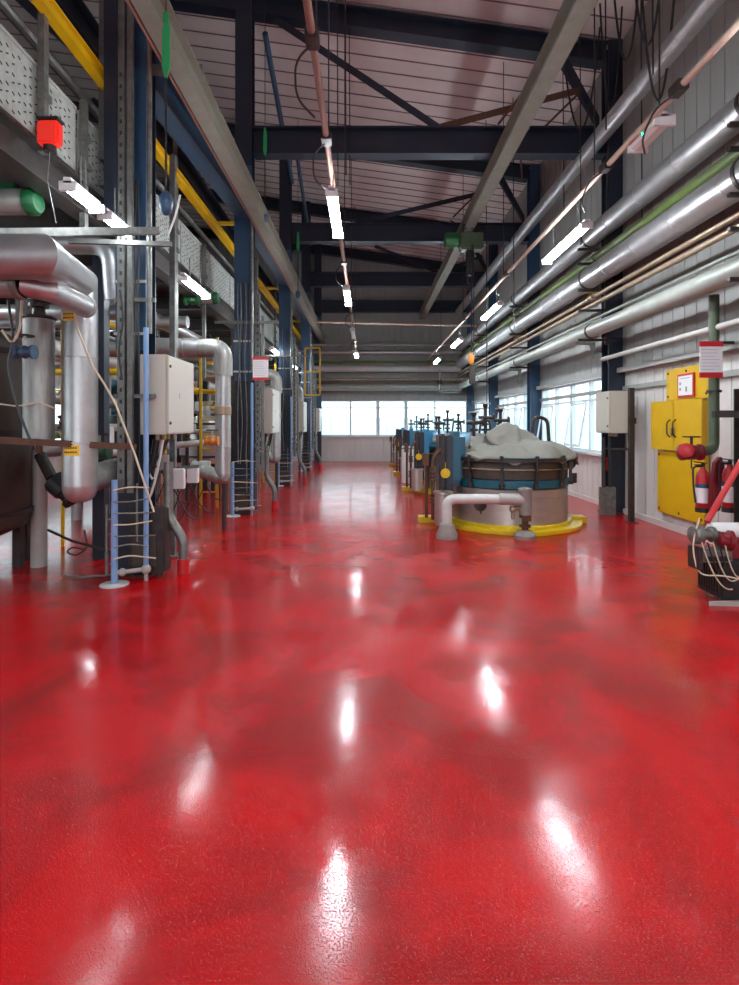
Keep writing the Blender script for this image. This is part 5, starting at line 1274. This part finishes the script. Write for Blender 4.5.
MB().tube(bend([Vector((bx - .26, Ym - .12, zc + .16)), Vector((bx - .33, Ym - .12, zc - .1)), Vector((bx - .28, Ym - .14, zc - .35)), Vector((bx - .1, Ym - .2, .28)), Vector((bx + .25, Ym - .22, .2))], .15), .007, 6).build('cream_wire', 'cream_rope', t)

# small debris at the foot of the near rack
t = thing('floor_wire', (P(80, 572, 5.7).x, 5.75, 0), 'loose grey wire lying on the floor left of the blue rack', 'wire')
MB().tube([(x_, 5.75 + .05 * math.sin(x_ * 9), .012 + .01 * math.sin(x_ * 17) ** 2) for x_ in [P(62, 0, 5.75).x + k_ * .05 for k_ in range(11)]], .010, 6).build('strand', 'galv', t)
# yellow floor marker bits behind reactors
# ------------------------------------------------------------------ daylight portals
def portal(loc, rot, sx, sy):
    l = bpy.data.lights.new('daylight_portal', 'AREA'); l.shape = 'RECTANGLE'; l.size = sx; l.size_y = sy; l.cycles.is_portal = True
    o = bpy.data.objects.new('daylight_portal', l); COL.objects.link(o); o.location = loc; o.rotation_euler = rot
for a, c in ((10.35, 14.45), (15.15, 19.15), (19.85, 23.85)): portal((XR + .15, (a + c) / 2, 1.8), (0, PI / 2, 0), 1.56, 4.0)
portal((1.18, YE + .15, 1.9), (-PI / 2, 0, 0), 6.5, 1.56)
portal((-.8, Y0 - .22, 1.8), (PI / 2, 0, 0), 9.4, 3.6)
portal((XL - .15, 8, 1.9), (0, -PI / 2, 0), 1.6, 31)

# ------------------------------------------------------------------ camera
cam = bpy.data.cameras.new('camera'); co = bpy.data.objects.new('camera', cam); COL.objects.link(co)
cam.sensor_fit = 'HORIZONTAL'; cam.sensor_width = 36; cam.lens = F / 739 * 36
co.location = (0, 0, EYE); co.rotation_euler = (PI / 2, 0, 0)
cam.shift_x = (369.5 - VX) / 739; cam.shift_y = -(492.5 - VY) / 739
cam.clip_start = .05; cam.clip_end = 300
scene.camera = co
vs_ = scene.view_settings; vs_.view_transform = 'Standard'; vs_.look = 'None'; vs_.gamma = 1; vs_.use_curve_mapping = False; vs_.exposure = 1.3
scene.cycles.use_denoising = True
scene.cycles.max_bounces = 8; scene.cycles.diffuse_bounces = 5; scene.cycles.glossy_bounces = 4; scene.cycles.transparent_max_bounces = 12
scene.cycles.sample_clamp_indirect = 6
scene.cycles.caustics_reflective = False; scene.cycles.caustics_refractive = False
